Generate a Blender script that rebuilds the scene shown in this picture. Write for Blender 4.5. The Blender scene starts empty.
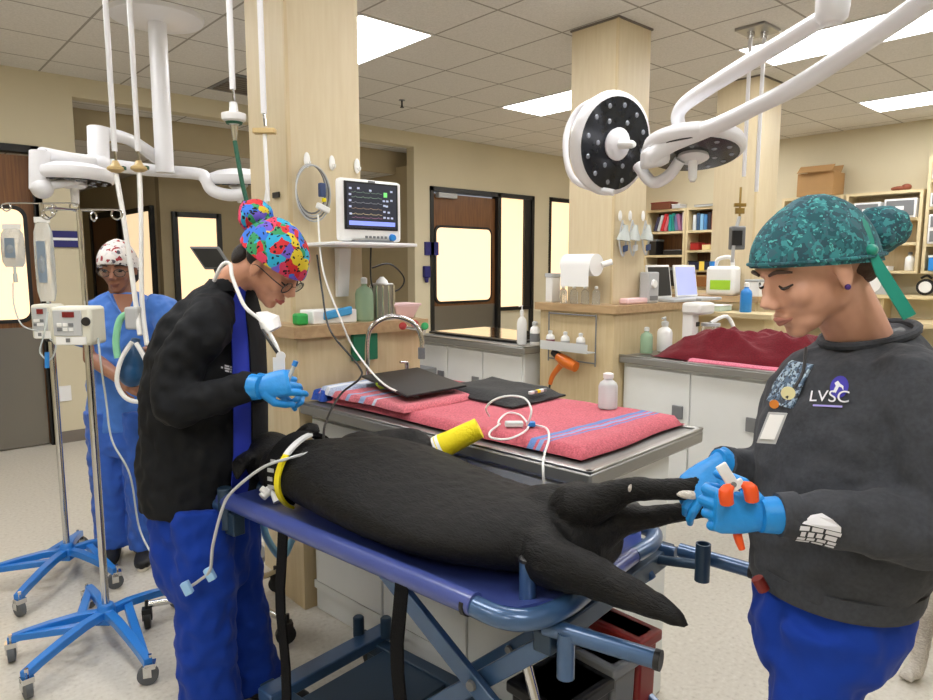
import bpy, bmesh, math, random
from mathutils import Vector as V, Matrix, noise
random.seed(7)
S = bpy.context.scene
COL = S.collection
PI = math.pi
# ------------------------------------------------------------------ camera, light, exposure
CAMZ = 1.5; FPX = 682.0; HD = math.radians(48); PT = math.atan(84 / 682.0)
FW = V((math.cos(HD) * math.cos(PT), math.sin(HD) * math.cos(PT), -math.sin(PT)))
RT = V((math.sin(HD), -math.cos(HD), 0)); UPV = RT.cross(FW); C0 = V((0, 0, CAMZ))
cd = bpy.data.cameras.new('camera'); cam = bpy.data.objects.new('camera', cd); COL.objects.link(cam)
cd.sensor_width = 36; cd.lens = 36 * FPX / 933; cd.clip_start = .02; cd.clip_end = 60
cam.matrix_world = Matrix.Translation(C0) @ Matrix((RT, UPV, -FW)).transposed().to_4x4()
S.camera = cam
wd = bpy.data.worlds.new('world'); S.world = wd; wd.use_nodes = True
wd.node_tree.nodes['Background'].inputs[0].default_value = (.9, .93, 1, 1)
wd.node_tree.nodes['Background'].inputs[1].default_value = .25
S.view_settings.view_transform = 'Standard'; S.view_settings.look = 'None'
S.view_settings.gamma = 1; S.view_settings.use_curve_mapping = False
S.view_settings.exposure = 0.65
PANEL = 9.0       # emission of the ceiling light diffusers
WARM = 1.0        # lit rooms behind frosted door glass

def ray(x, y): return FW + RT * ((x - 466.5) / FPX) + UPV * ((350 - y) / FPX)
def dep(x, y, t): return C0 + ray(x, y) * t            # point at a measured distance
def at(x, y, ax, v):                                    # point on a measured world plane
    d = ray(x, y); i = 'XYZ'.index(ax); return C0 + d * ((v - C0[i]) / d[i])

# ------------------------------------------------------------------ materials
def srgb(h):
    h = h.lstrip('#'); c = [int(h[i:i + 2], 16) / 255 for i in (0, 2, 4)]
    return tuple([x / 12.92 if x <= .04045 else ((x + .055) / 1.055) ** 2.4 for x in c] + [1])
MC = {}
def mat(name, col, rough=.5, metal=0, var=0, vs=6, bump=0, bs=60, sheen=0, trans=0, emit=0, alpha=1, coat=0, stretch=None, spec=None):
    if name in MC: return MC[name]
    m = bpy.data.materials.new(name); m.use_nodes = True; nt = m.node_tree; b = nt.nodes['Principled BSDF']
    c = srgb(col) if isinstance(col, str) else col
    b.inputs['Base Color'].default_value = c; b.inputs['Roughness'].default_value = rough
    b.inputs['Metallic'].default_value = metal
    if spec is not None: b.inputs['Specular IOR Level'].default_value = spec
    if sheen: b.inputs['Sheen Weight'].default_value = sheen; b.inputs['Sheen Roughness'].default_value = .5
    if trans: b.inputs['Transmission Weight'].default_value = trans; b.inputs['IOR'].default_value = 1.3
    if emit: b.inputs['Emission Color'].default_value = c; b.inputs['Emission Strength'].default_value = emit
    if alpha < 1: b.inputs['Alpha'].default_value = alpha
    if coat: b.inputs['Coat Weight'].default_value = coat; b.inputs['Coat Roughness'].default_value = .15
    if var or bump:
        tc = nt.nodes.new('ShaderNodeTexCoord'); src = tc.outputs['Object']
        if stretch:
            mp = nt.nodes.new('ShaderNodeMapping'); mp.inputs['Scale'].default_value = stretch
            nt.links.new(src, mp.inputs[0]); src = mp.outputs[0]
    if var:
        n = nt.nodes.new('ShaderNodeTexNoise'); n.inputs['Scale'].default_value = vs; n.inputs['Detail'].default_value = 6
        nt.links.new(src, n.inputs['Vector'])
        r = nt.nodes.new('ShaderNodeValToRGB'); r.color_ramp.elements[0].position = .3; r.color_ramp.elements[1].position = .7
        r.color_ramp.elements[0].color = [max(0, x * (1 - var)) for x in c[:3]] + [1]
        r.color_ramp.elements[1].color = [min(1, x * (1 + var)) for x in c[:3]] + [1]
        nt.links.new(n.outputs['Fac'], r.inputs[0]); nt.links.new(r.outputs[0], b.inputs['Base Color'])
    if bump:
        n = nt.nodes.new('ShaderNodeTexNoise'); n.inputs['Scale'].default_value = bs; n.inputs['Detail'].default_value = 4
        nt.links.new(src, n.inputs['Vector'])
        bp = nt.nodes.new('ShaderNodeBump'); bp.inputs['Strength'].default_value = bump; bp.inputs['Distance'].default_value = .01
        nt.links.new(n.outputs['Fac'], bp.inputs['Height']); nt.links.new(bp.outputs[0], b.inputs['Normal'])
    MC[name] = m; return m

def nodemat(name, fn):
    if name in MC: return MC[name]
    m = bpy.data.materials.new(name); m.use_nodes = True
    fn(m.node_tree, m.node_tree.nodes['Principled BSDF']); MC[name] = m; return m

def ramp(nt, fac, stops, const=False):
    r = nt.nodes.new('ShaderNodeValToRGB'); cr = r.color_ramp
    if const: cr.interpolation = 'CONSTANT'
    while len(cr.elements) < len(stops): cr.elements.new(.5)
    for e, (p, c) in zip(cr.elements, stops): e.position = p; e.color = srgb(c) if isinstance(c, str) else c
    nt.links.new(fac, r.inputs[0]); return r.outputs[0]
def N(nt, t, **kw):
    n = nt.nodes.new(t)
    for k, v in kw.items(): setattr(n, k, v)
    return n
def math_(nt, op, a, b=None):
    n = nt.nodes.new('ShaderNodeMath'); n.operation = op
    for i, v in enumerate((a, b)):
        if v is None: continue
        if isinstance(v, (int, float)): n.inputs[i].default_value = v
        else: nt.links.new(v, n.inputs[i])
    return n.outputs[0]
def mixc(nt, f, a, b):
    n = nt.nodes.new('ShaderNodeMix'); n.data_type = 'RGBA'
    for s, v in ((n.inputs[0], f), (n.inputs[6], a), (n.inputs[7], b)):
        if isinstance(v, str): s.default_value = srgb(v)
        elif isinstance(v, (int, float, tuple)): s.default_value = v
        else: nt.links.new(v, s)
    return n.outputs[2]

TX, TY, TS = 3.075, 3.13, .603
def _ceil(nt, b):
    g = N(nt, 'ShaderNodeNewGeometry'); sp = N(nt, 'ShaderNodeSeparateXYZ'); nt.links.new(g.outputs['Position'], sp.inputs[0])
    ms = []
    for o, off in ((sp.outputs[0], TX), (sp.outputs[1], TY)):
        f = math_(nt, 'FRACT', math_(nt, 'DIVIDE', math_(nt, 'ADD', o, 30 * TS - off), TS))
        f = math_(nt, 'ABSOLUTE', math_(nt, 'SUBTRACT', f, .5)); ms.append(math_(nt, 'GREATER_THAN', f, .487))
    line = math_(nt, 'MAXIMUM', ms[0], ms[1])
    n = N(nt, 'ShaderNodeTexNoise'); n.inputs['Scale'].default_value = 90; n.inputs['Detail'].default_value = 5
    nt.links.new(g.outputs['Position'], n.inputs['Vector'])
    tile = ramp(nt, n.outputs['Fac'], [(.3, '#cdcac4'), (.65, '#dcd9d4')])
    nt.links.new(mixc(nt, line, tile, '#98948c'), b.inputs['Base Color']); b.inputs['Roughness'].default_value = .9
def _floor(nt, b):
    g = N(nt, 'ShaderNodeNewGeometry')
    n = N(nt, 'ShaderNodeTexNoise'); n.inputs['Scale'].default_value = 55; n.inputs['Detail'].default_value = 8
    nt.links.new(g.outputs['Position'], n.inputs['Vector'])
    c = ramp(nt, n.outputs['Fac'], [(.26, '#b3aca0'), (.42, '#cbc5b9'), (.62, '#d3cec3'), (.75, '#dedad1')])
    n2 = N(nt, 'ShaderNodeTexNoise'); n2.inputs['Scale'].default_value = 2.2
    nt.links.new(g.outputs['Position'], n2.inputs['Vector'])
    nt.links.new(mixc(nt, math_(nt, 'MULTIPLY', n2.outputs['Fac'], .35), c, '#c2bbae'), b.inputs['Base Color'])
    b.inputs['Roughness'].default_value = .34
def wood(name, c1, c2, sc=(14, 14, .9), rough=.45):
    def f(nt, b):
        tc = N(nt, 'ShaderNodeTexCoord'); mp = N(nt, 'ShaderNodeMapping'); mp.inputs['Scale'].default_value = sc
        nt.links.new(tc.outputs['Object'], mp.inputs[0])
        n = N(nt, 'ShaderNodeTexNoise'); n.inputs['Scale'].default_value = 5; n.inputs['Detail'].default_value = 7; n.inputs['Distortion'].default_value = .4
        nt.links.new(mp.outputs[0], n.inputs['Vector'])
        nt.links.new(ramp(nt, n.outputs['Fac'], [(.3, c1), (.7, c2)]), b.inputs['Base Color']); b.inputs['Roughness'].default_value = rough
    return nodemat(name, f)
def voro(name, stops, scale, dots=None, dscale=60, dth=.25, rough=.8, warp=.0):
    def f(nt, b):
        tc = N(nt, 'ShaderNodeTexCoord'); src = tc.outputs['Object']
        if warp:
            n = N(nt, 'ShaderNodeTexNoise'); n.inputs['Scale'].default_value = scale * .6; nt.links.new(src, n.inputs['Vector'])
            mx = N(nt, 'ShaderNodeMix'); mx.data_type = 'VECTOR'; mx.inputs[0].default_value = warp
            nt.links.new(src, mx.inputs[4]); nt.links.new(n.outputs['Color'], mx.inputs[5]); src = mx.outputs[1]
        v = N(nt, 'ShaderNodeTexVoronoi'); v.inputs['Scale'].default_value = scale; nt.links.new(src, v.inputs['Vector'])
        sp = N(nt, 'ShaderNodeSeparateColor'); nt.links.new(v.outputs['Color'], sp.inputs[0])
        c = ramp(nt, sp.outputs[0], stops, True)
        if dots:
            v2 = N(nt, 'ShaderNodeTexVoronoi'); v2.inputs['Scale'].default_value = dscale; nt.links.new(src, v2.inputs['Vector'])
            c = mixc(nt, math_(nt, 'LESS_THAN', v2.outputs['Distance'], dth), c, dots)
        nt.links.new(c, b.inputs['Base Color']); b.inputs['Roughness'].default_value = rough
    return nodemat(name, f)

M = dict(
    ceil=nodemat('ceiling_tile', _ceil), floor=nodemat('speckled_floor', _floor),
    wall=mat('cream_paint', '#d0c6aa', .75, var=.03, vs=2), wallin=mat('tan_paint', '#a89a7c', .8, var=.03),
    base=mat('grey_baseboard', '#776f66', .6), colm=wood('maple_laminate', '#d0bf9c', '#d7c8a8', (9, 9, .8), .5),
    lam=wood('counter_laminate', '#c9b48c', '#d4c19b', (9, 9, .8), .5),
    ctop=wood('wood_top', '#a98b66', '#bfa27b', (6, 1.2, 8), .4),
    door=wood('walnut_door', '#5f3c1f', '#85582f', (16, 16, .7), .4), kick=mat('kick_plate', '#8b8780', .35, .8, bump=.05),
    blackf=mat('black_frame', '#161616', .4), white=mat('white_enamel', '#e9e9ea', .35), cab=mat('white_cabinet', '#dfe1e0', .4, var=.02),
    steel=mat('brushed_steel', '#a9a9a7', .32, 1, bump=.04, bs=200), chrome=mat('chrome', '#cfcfcf', .12, 1),
    steel2=mat('worktop_steel', '#9a9a98', .42, .75), lampw=mat('lamp_white', '#e6e6ea', .3),
    panel=mat('diffuser', (1, 1, 1, 1), .5, emit=PANEL), warm=mat('lit_frosted_glass', srgb('#ffe0b4'), .4, emit=WARM * .62),
    blueb=mat('stand_blue', '#1f78cf', .35, coat=.3), gframe=mat('gurney_blue', '#3d5d85', .3, .25, coat=.6, var=.08, vs=20),
    gtray=mat('tray_blue', '#414f93', .3, coat=.5), gdark=mat('gurney_dark', '#2c4258', .4, .2),
    black=mat('black_plastic', '#131315', .45), strap=mat('black_webbing', '#0e0e10', .8, spec=.15, bump=.5, bs=300),
    grey=mat('grey_plastic', '#77797c', .5), ltgrey=mat('light_grey', '#b9bbbd', .5), rubber=mat('grey_rubber', '#5b5e62', .6),
    clear=mat('clear_plastic', '#f0f4f6', .12, trans=.85, alpha=.75), frost=mat('frosted_plastic', '#e6e9ea', .4, trans=.3),
    hose=mat('clear_hose', '#dfe6e4', .25, trans=.35), whitep=mat('white_plastic', '#eeeeec', .4), paper=mat('paper', '#f1f1f0', .8),
    green=mat('green_soap', '#b4d3b6', .25, trans=.4), blue=mat('blue_plastic', '#2b86d6', .4), navy=mat('navy_sign', '#1e1c6a', .5),
    red=mat('red_plastic', '#a6231f', .4), dred=mat('dark_red', '#7e1b17', .45), yellow=mat('yellow', '#f5e013', .7, bump=.4, bs=120),
    orange=mat('orange_plastic', '#f0571c', .4), skin=mat('light_skin', '#d39f86', .5, var=.05, vs=25), skin2=mat('tan_skin', '#c08b70', .5, var=.05, vs=25),
    skin3=mat('brown_skin', '#9f6f58', .5, var=.05, vs=25), lip=mat('lips', '#a85c54', .5), hair=mat('dark_hair', '#1c1512', .55, bump=.6, bs=90, stretch=(1, 1, 8)),
    hair2=mat('brown_hair', '#4a3326', .6, bump=.6, bs=90), glove=mat('nitrile_blue', '#1d8ddc', .42, var=.05, vs=30, bump=.15, bs=70),
    jacket=mat('black_jacket', '#0f1115', .75, spec=.25, bump=.25, bs=22), sweat=mat('charcoal_fleece', '#424449', .95, spec=.15, sheen=.08, var=.12, vs=120, bump=.3, bs=40),
    pants=mat('royal_blue_cloth', '#11389a', .8, spec=.2, sheen=.05, bump=.3, bs=14), scrub=mat('scrub_blue', '#4479cf', .8, sheen=.2, bump=.3, bs=14),
    scrubd=mat('scrub_royal', '#1a2fa8', .8), shoe=mat('black_shoe', '#151517', .6), sole=mat('shoe_sole', '#d8d2c4', .6),
    card=mat('cardboard', '#a98355', .8, var=.05), shelf=mat('birch_shelf', '#d9c8a0', .55, var=.03),
    eye=mat('eye_white', '#e8e4de', .3), eyed=mat('eye_iris', '#20140e', .2), glass=mat('spectacle_lens', '#cdd6da', .1, trans=.9, alpha=.3),
)
def _fur(nt, b, cols=('#030303', '#0b0a09', '#1a1715')):
    tc = N(nt, 'ShaderNodeTexCoord'); mp = N(nt, 'ShaderNodeMapping'); mp.inputs['Scale'].default_value = (60, 18, 60)
    nt.links.new(tc.outputs['Object'], mp.inputs[0])
    n = N(nt, 'ShaderNodeTexNoise'); n.inputs['Scale'].default_value = 3; n.inputs['Detail'].default_value = 6; n.inputs['Distortion'].default_value = .8
    nt.links.new(mp.outputs[0], n.inputs['Vector'])
    n2 = N(nt, 'ShaderNodeTexNoise'); n2.inputs['Scale'].default_value = 5; nt.links.new(tc.outputs['Object'], n2.inputs['Vector'])
    s = math_(nt, 'ADD', math_(nt, 'MULTIPLY', n.outputs['Fac'], .55), math_(nt, 'MULTIPLY', n2.outputs['Fac'], .45))
    nt.links.new(ramp(nt, s, [(.35, cols[0]), (.52, cols[1]), (.68, cols[2])]), b.inputs['Base Color'])
    b.inputs['Roughness'].default_value = .62; b.inputs['Specular IOR Level'].default_value = .28
    bp = N(nt, 'ShaderNodeBump'); bp.inputs['Strength'].default_value = .7; bp.inputs['Distance'].default_value = .006
    nt.links.new(n.outputs['Fac'], bp.inputs['Height']); nt.links.new(bp.outputs[0], b.inputs['Normal'])
M['fur'] = nodemat('black_fur', _fur)
M['furw'] = nodemat('white_fur', lambda nt, b: _fur(nt, b, ('#a79f95', '#d3ccc2', '#ece7df')))
M['capmulti'] = voro('tie_dye_cap', [(0, '#c8232b'), (.18, '#2f6fd0'), (.36, '#2e8f5a'), (.5, '#d8c02a'), (.58, '#d23a5e'), (.72, '#6a55c4'), (.86, '#23a3c9')], 30, '#0d0d18', 75, .3, warp=.05)
M['capteal'] = voro('teal_print_cap', [(0, '#1f555e'), (.25, '#2b6c74'), (.5, '#3c6470'), (.68, '#3f8f94'), (.82, '#2a4f5b')], 95, '#56aeac', 75, .22, warp=.04)
M['capwhite'] = voro('white_print_cap', [(0, '#e9e4e2'), (.62, '#d9d6d6'), (.8, '#a83a44'), (.9, '#4e4a58')], 60, '#3a2a33', 45, .16, warp=.03)

# ------------------------------------------------------------------ mesh helpers
class MB:
    def __init__(s): s.v = []; s.f = []
    def add(s, vs, fs):
        o = len(s.v); s.v += [V(p) for p in vs]; s.f += [[i + o for i in f] for f in fs]; return s
    def box(s, a, b):
        x0, y0, z0 = a; x1, y1, z1 = b
        return s.add([(x0, y0, z0), (x1, y0, z0), (x1, y1, z0), (x0, y1, z0), (x0, y0, z1), (x1, y0, z1), (x1, y1, z1), (x0, y1, z1)],
                     [(0, 3, 2, 1), (4, 5, 6, 7), (0, 1, 5, 4), (1, 2, 6, 5), (2, 3, 7, 6), (3, 0, 4, 7)])
    def ob(s, c, X, Y, Z):      # oriented box: centre and three half-axis vectors
        c, X, Y, Z = V(c), V(X), V(Y), V(Z)
        vs = [c + X * i + Y * j + Z * k for k in (-1, 1) for i, j in ((-1, -1), (1, -1), (1, 1), (-1, 1))]
        fs = [(0, 3, 2, 1), (4, 5, 6, 7), (0, 1, 5, 4), (1, 2, 6, 5), (2, 3, 7, 6), (3, 0, 4, 7)]
        if X.cross(Y).dot(Z) < 0: fs = [f[::-1] for f in fs]
        return s.add(vs, fs)
    def loft(s, rings, cap=True, closed=False):
        n = len(rings[0]); vs = [p for r in rings for p in r]; fs = []
        m = len(rings)
        for i in range(m if closed else m - 1):
            for j in range(n):
                k = (j + 1) % n; i2 = (i + 1) % m
                fs.append((i * n + j, i * n + k, i2 * n + k, i2 * n + j))
        if cap and not closed: fs += [tuple(range(n))[::-1], tuple((m - 1) * n + j for j in range(n))]
        return s.add(vs, fs)
    def bar(s, a, b, w, h, up=(0, 0, 1)):   # straight rectangular bar
        a, b = V(a), V(b); d = (b - a); X = d.normalized(); Y = V(up).cross(X)
        if Y.length < 1e-4: Y = V((1, 0, 0)).cross(X)
        Y.normalize(); Z = X.cross(Y)
        return s.ob((a + b) / 2, d / 2, Y * w / 2, Z * h / 2)
    def tube(s, pts, r, n=12, closed=False, smooth=0, flat=1.0, up=None):
        pts = [V(p) for p in pts]
        rs = list(r) if isinstance(r, (list, tuple)) else [r] * len(pts)
        if smooth: pts, rs = cat(pts, rs, smooth, closed)
        m = len(pts); rings = []; pn = None
        for i, p in enumerate(pts):
            if closed: d = pts[(i + 1) % m] - pts[i - 1]
            else: d = pts[min(i + 1, m - 1)] - pts[max(i - 1, 0)]
            if d.length < 1e-9: d = V((0, 0, 1))
            d.normalize()
            if pn is None:
                a = V(up) if up else (V((0, 0, 1)) if abs(d.z) < .9 else V((1, 0, 0)))
                pn = (a - d * a.dot(d)).normalized()
            else:
                pn = pn - d * pn.dot(d)
                pn = pn.normalized() if pn.length > 1e-6 else d.orthogonal().normalized()
            bn = d.cross(pn)
            rings.append([p + (pn * math.cos(2 * PI * j / n) * flat + bn * math.sin(2 * PI * j / n)) * rs[i] for j in range(n)])
        return s.loft(rings, True, closed)
    def el(s, c, r, R=None, nu=16, nv=10):
        c = V(c); R = R or Matrix.Identity(3)
        if isinstance(r, (int, float)): r = (r, r, r)
        vs = [c + R @ V((0, 0, r[2]))]; fs = []
        for i in range(1, nv):
            t = PI * i / nv
            for j in range(nu):
                a = 2 * PI * j / nu; vs.append(c + R @ V((r[0] * math.sin(t) * math.cos(a), r[1] * math.sin(t) * math.sin(a), r[2] * math.cos(t))))
        vs.append(c + R @ V((0, 0, -r[2]))); L = len(vs) - 1
        for j in range(nu):
            k = (j + 1) % nu; fs.append((0, 1 + j, 1 + k)); fs.append((L, 1 + (nv - 2) * nu + k, 1 + (nv - 2) * nu + j))
            for i in range(nv - 2): fs.append((1 + i * nu + j, 1 + (i + 1) * nu + j, 1 + (i + 1) * nu + k, 1 + i * nu + k))
        return s.add(vs, fs)
    def lathe(s, c, prof, axis=(0, 0, 1), n=20, cap=True):
        c = V(c); A = V(axis).normalized(); X = A.orthogonal().normalized(); Y = A.cross(X)
        return s.loft([[c + A * z + (X * math.cos(2 * PI * j / n) + Y * math.sin(2 * PI * j / n)) * max(r, 1e-4) for j in range(n)] for r, z in prof], cap)
    def eloft(s, rs, n=24, cap=True, smooth=0):   # rs: (centre, half-axis A, half-axis B)
        rs = [(V(c), V(a), V(b)) for c, a, b in rs]
        if smooth:
            cs, _ = cat([x[0] for x in rs], [0] * len(rs), smooth); As, _ = cat([x[1] for x in rs], [0] * len(rs), smooth); Bs, _ = cat([x[2] for x in rs], [0] * len(rs), smooth)
            rs = list(zip(cs, As, Bs))
        return s.loft([[c + a * math.cos(2 * PI * j / n) + b * math.sin(2 * PI * j / n) for j in range(n)] for c, a, b in rs], cap)
    def prism(s, poly, z0, z1, T=None):           # 2-D outline extruded along local z, through matrix T
        T = T or Matrix.Identity(4); n = len(poly)
        vs = [T @ V((x, y, z)) for z in (z0, z1) for x, y in poly]
        fs = [tuple(range(n))[::-1], tuple(range(n, 2 * n))] + [(i, (i + 1) % n, (i + 1) % n + n, i + n) for i in range(n)]
        return s.add(vs, fs)
    def grid(s, nx, ny, fn, closed=False):
        vs = [fn(i / nx, j / ny) for j in range(ny + 1) for i in range(nx + 1)]
        return s.add(vs, [(j * (nx + 1) + i, j * (nx + 1) + i + 1, (j + 1) * (nx + 1) + i + 1, (j + 1) * (nx + 1) + i) for j in range(ny) for i in range(nx)])
    def slab(s, nx, ny, top, bot):                # closed solid between two height maps
        a = MB().grid(nx, ny, top); b = MB().grid(nx, ny, bot); o = len(a.v)
        fs = list(a.f) + [f[::-1] if isinstance(f, tuple) else list(reversed(f)) for f in [[i + o for i in f] for f in b.f]]
        W = nx + 1; bd = [i for i in range(nx)] + [j * W + nx for j in range(ny)] + [ny * W + i for i in range(nx, 0, -1)] + [j * W for j in range(ny, 0, -1)]
        for i, q in enumerate(bd):
            k = bd[(i + 1) % len(bd)]; fs.append((k, q, q + o, k + o))
        return s.add(a.v + b.v, fs)
    def build(s, name, m, parent=None, smooth=True, bevel=0, voxel=0, sm=0, disp=0, dsize=.1, sub=0, ang=40):
        me = bpy.data.meshes.new(name)
        if parent is None:
            if s.v:
                lo = [min(p[i] for p in s.v) for i in range(3)]; hi = [max(p[i] for p in s.v) for i in range(3)]
                off = V(((lo[0] + hi[0]) / 2, (lo[1] + hi[1]) / 2, lo[2]))
        else: off = OFF[parent.name]
        me.from_pydata([tuple(p - off) for p in s.v], [], s.f)
        bm = bmesh.new(); bm.from_mesh(me); bmesh.ops.recalc_face_normals(bm, faces=bm.faces); bm.to_mesh(me); bm.free()
        if isinstance(m, str): m = M[m]
        me.materials.append(m); o = bpy.data.objects.new(name, me); COL.objects.link(o)
        if smooth:
            me.polygons.foreach_set('use_smooth', [True] * len(me.polygons))
            if not voxel: me.set_sharp_from_angle(angle=math.radians(ang))
        if parent is None: o.location = off; OFF[o.name] = off
        else: o.parent = parent; OFF[o.name] = off
        if bevel:
            md = o.modifiers.new('bevel', 'BEVEL'); md.width = bevel; md.segments = 2; md.limit_method = 'ANGLE'; md.harden_normals = False
        if voxel:
            md = o.modifiers.new('remesh', 'REMESH'); md.mode = 'VOXEL'; md.voxel_size = voxel; md.use_smooth_shade = True
        if sm:
            md = o.modifiers.new('smooth', 'SMOOTH'); md.iterations = sm; md.factor = .5
        if sub:
            md = o.modifiers.new('sub', 'SUBSURF'); md.levels = sub; md.render_levels = sub
        if disp:
            t = bpy.data.textures.new(name, 'CLOUDS'); t.noise_scale = dsize; t.noise_depth = 2
            md = o.modifiers.new('wrinkle', 'DISPLACE'); md.texture = t; md.strength = disp; md.texture_coords = 'LOCAL'; md.mid_level = .5
            if disp >= .016 and dsize >= .08:
                t2 = bpy.data.textures.new(name, 'CLOUDS'); t2.noise_scale = dsize * .5; t2.noise_depth = 0
                md = o.modifiers.new('fold', 'DISPLACE'); md.texture = t2; md.strength = disp * .45; md.texture_coords = 'LOCAL'; md.mid_level = .5
        return o
OFF = {}
def cat(pts, rs, k, closed=False):
    P = []; R = []; m = len(pts); segs = m if closed else m - 1
    for i in range(segs):
        g = (lambda a: a % m) if closed else (lambda a: min(max(a, 0), m - 1))
        p0, p1, p2, p3 = [pts[g(i + d)] for d in (-1, 0, 1, 2)]; r1, r2 = rs[g(i)], rs[g(i + 1)]
        for j in range(k):
            t = j / k; t2 = t * t; t3 = t2 * t
            P.append((p1 * 2 + (p2 - p0) * t + (p0 * 2 - p1 * 5 + p2 * 4 - p3) * t2 + (p1 * 3 - p0 - p2 * 3 + p3) * t3) * .5)
            u = t2 * (3 - 2 * t); R.append(r1 + (r2 - r1) * u)
    if not closed: P.append(pts[-1]); R.append(rs[-1])
    return P, R
def tag(o, label=None, cat=None, group=None, kind=None):
    if label: o['label'] = label
    if cat: o['category'] = cat
    if group: o['group'] = group
    if kind: o['kind'] = kind
    return o
def thing(name, label, cat, loc, group=None):
    o = bpy.data.objects.new(name, None); COL.objects.link(o); o.location = loc; o.empty_display_size = .05
    OFF[o.name] = V(loc); return tag(o, label, cat, group)
def kids(o): return [c for c in KID.get(o.name, [])]
def copy_tree(o, loc=None, label=None, group=None, parent=None, rz=None):
    c = o.copy(); COL.objects.link(c)
    if parent: c.parent = parent
    if loc is not None: c.location = loc
    if rz is not None: c.rotation_euler = (0, 0, rz)
    if label: c['label'] = label
    if group: c['group'] = group
    for k in [x for x in list(bpy.data.objects) if x.parent == o]: copy_tree(k, parent=c)
    return c
def struct(o): o['kind'] = 'structure'; return o
def txt(s, size, T, name, m, parent, depth=.001, wrap=None):
    cu = bpy.data.curves.new('t', 'FONT'); cu.body = s; cu.size = size; cu.extrude = depth; cu.align_x = 'CENTER'; cu.align_y = 'CENTER'
    o = bpy.data.objects.new('t', cu); COL.objects.link(o); bpy.context.view_layer.update()
    me = bpy.data.meshes.new_from_object(o.evaluated_get(bpy.context.evaluated_depsgraph_get()))
    mb = MB().add([T @ v.co for v in me.vertices], [tuple(p.vertices) for p in me.polygons])
    bpy.data.objects.remove(o); return mb.build(name, m, parent, smooth=False)
def frame(o, X, Y):       # matrix with local x=X, y=Y, z=X×Y at o
    X = V(X).normalized(); Z = X.cross(V(Y)).normalized(); Y = Z.cross(X)
    return Matrix.Translation(V(o)) @ Matrix((X, Y, Z)).transposed().to_4x4()
# ------------------------------------------------------------------ the setting
Y1, X2, H = 6.527, 8.68, 3.05
struct(MB().box((-3.2, -3.7, -.1), (8.9, 13, 0)).build('floor', 'floor', smooth=False))
struct(MB().box((-3.2, -3.7, H), (8.9, Y1 + .15, H + .1)).build('ceiling', 'ceil', smooth=False))
w = MB()
def wbox(x0, x1, z0, z1): w.box((x0, Y1, z0), (x1, Y1 + .14, z1))
for a in [(-3.2, .2, 0, H), (.2, 1.22, 2.46, H), (1.22, 1.49, 0, H), (1.49, 5.045, 2.89, H), (5.045, 5.28, 0, H), (5.28, 7.13, 2.46, H),
          (7.13, 7.46, 0, H), (7.46, 8.3, 2.46, H), (7.46, 8.3, 0, .95), (8.3, 8.9, 0, H)]: wbox(*a)
struct(w.build('wall_left', 'wall', smooth=False))
struct(MB().box((X2, -3.7, 0), (X2 + .15, Y1, H)).build('wall_right', 'wall', smooth=False))
struct(MB().box((-3.2, -3.7, 0), (8.9, -3.55, H)).build('wall_rear', 'wall', smooth=False))
struct(MB().box((-3.2, -3.55, 0), (-3.05, Y1, H)).build('wall_side', 'wall', smooth=False))
struct(MB().box((1.22, Y1 - .012, 0), (1.49, Y1, .1)).box((5.045, Y1 - .012, 0), (5.28, Y1, .1)).box((7.13, Y1 - .012, 0), (8.68, Y1, .1)).build('baseboard_left', 'base', smooth=False))
struct(MB().box((X2 - .012, -3.5, 0), (X2, Y1, .1)).build('baseboard_right', 'base', smooth=False))
# corridor beyond the opening
struct(MB().box((2.73, 8.32, 0), (6.2, 8.45, 2.7)).build('wall_corridor_end', 'wallin', smooth=False))
struct(MB().box((2.73, 8.45, 0), (2.85, 13, 2.7)).build('wall_corridor_side', 'wall', smooth=False))
struct(MB().box((5.1, Y1 + .14, 0), (5.2, 8.32, 2.7)).build('wall_corridor_right', 'wallin', smooth=False))
struct(MB().box((-.5, 12.9, 0), (2.8, 13, 2.7)).box((-.6, Y1 + .14, 0), (-.5, 13, 2.7)).build('wall_corridor_far', 'wall', smooth=False))
struct(MB().box((-.6, 7.0, 2.62), (6.2, 13, 2.72)).box((-.6, Y1 + .14, 2.89), (6.2, 7.0, 2.95)).build('ceiling_corridor', 'ceil', smooth=False))
struct(MB().box((-.6, 6.96, 2.62), (6.2, 7.0, 2.95)).build('trim_1', 'wallin', smooth=False))

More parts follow.
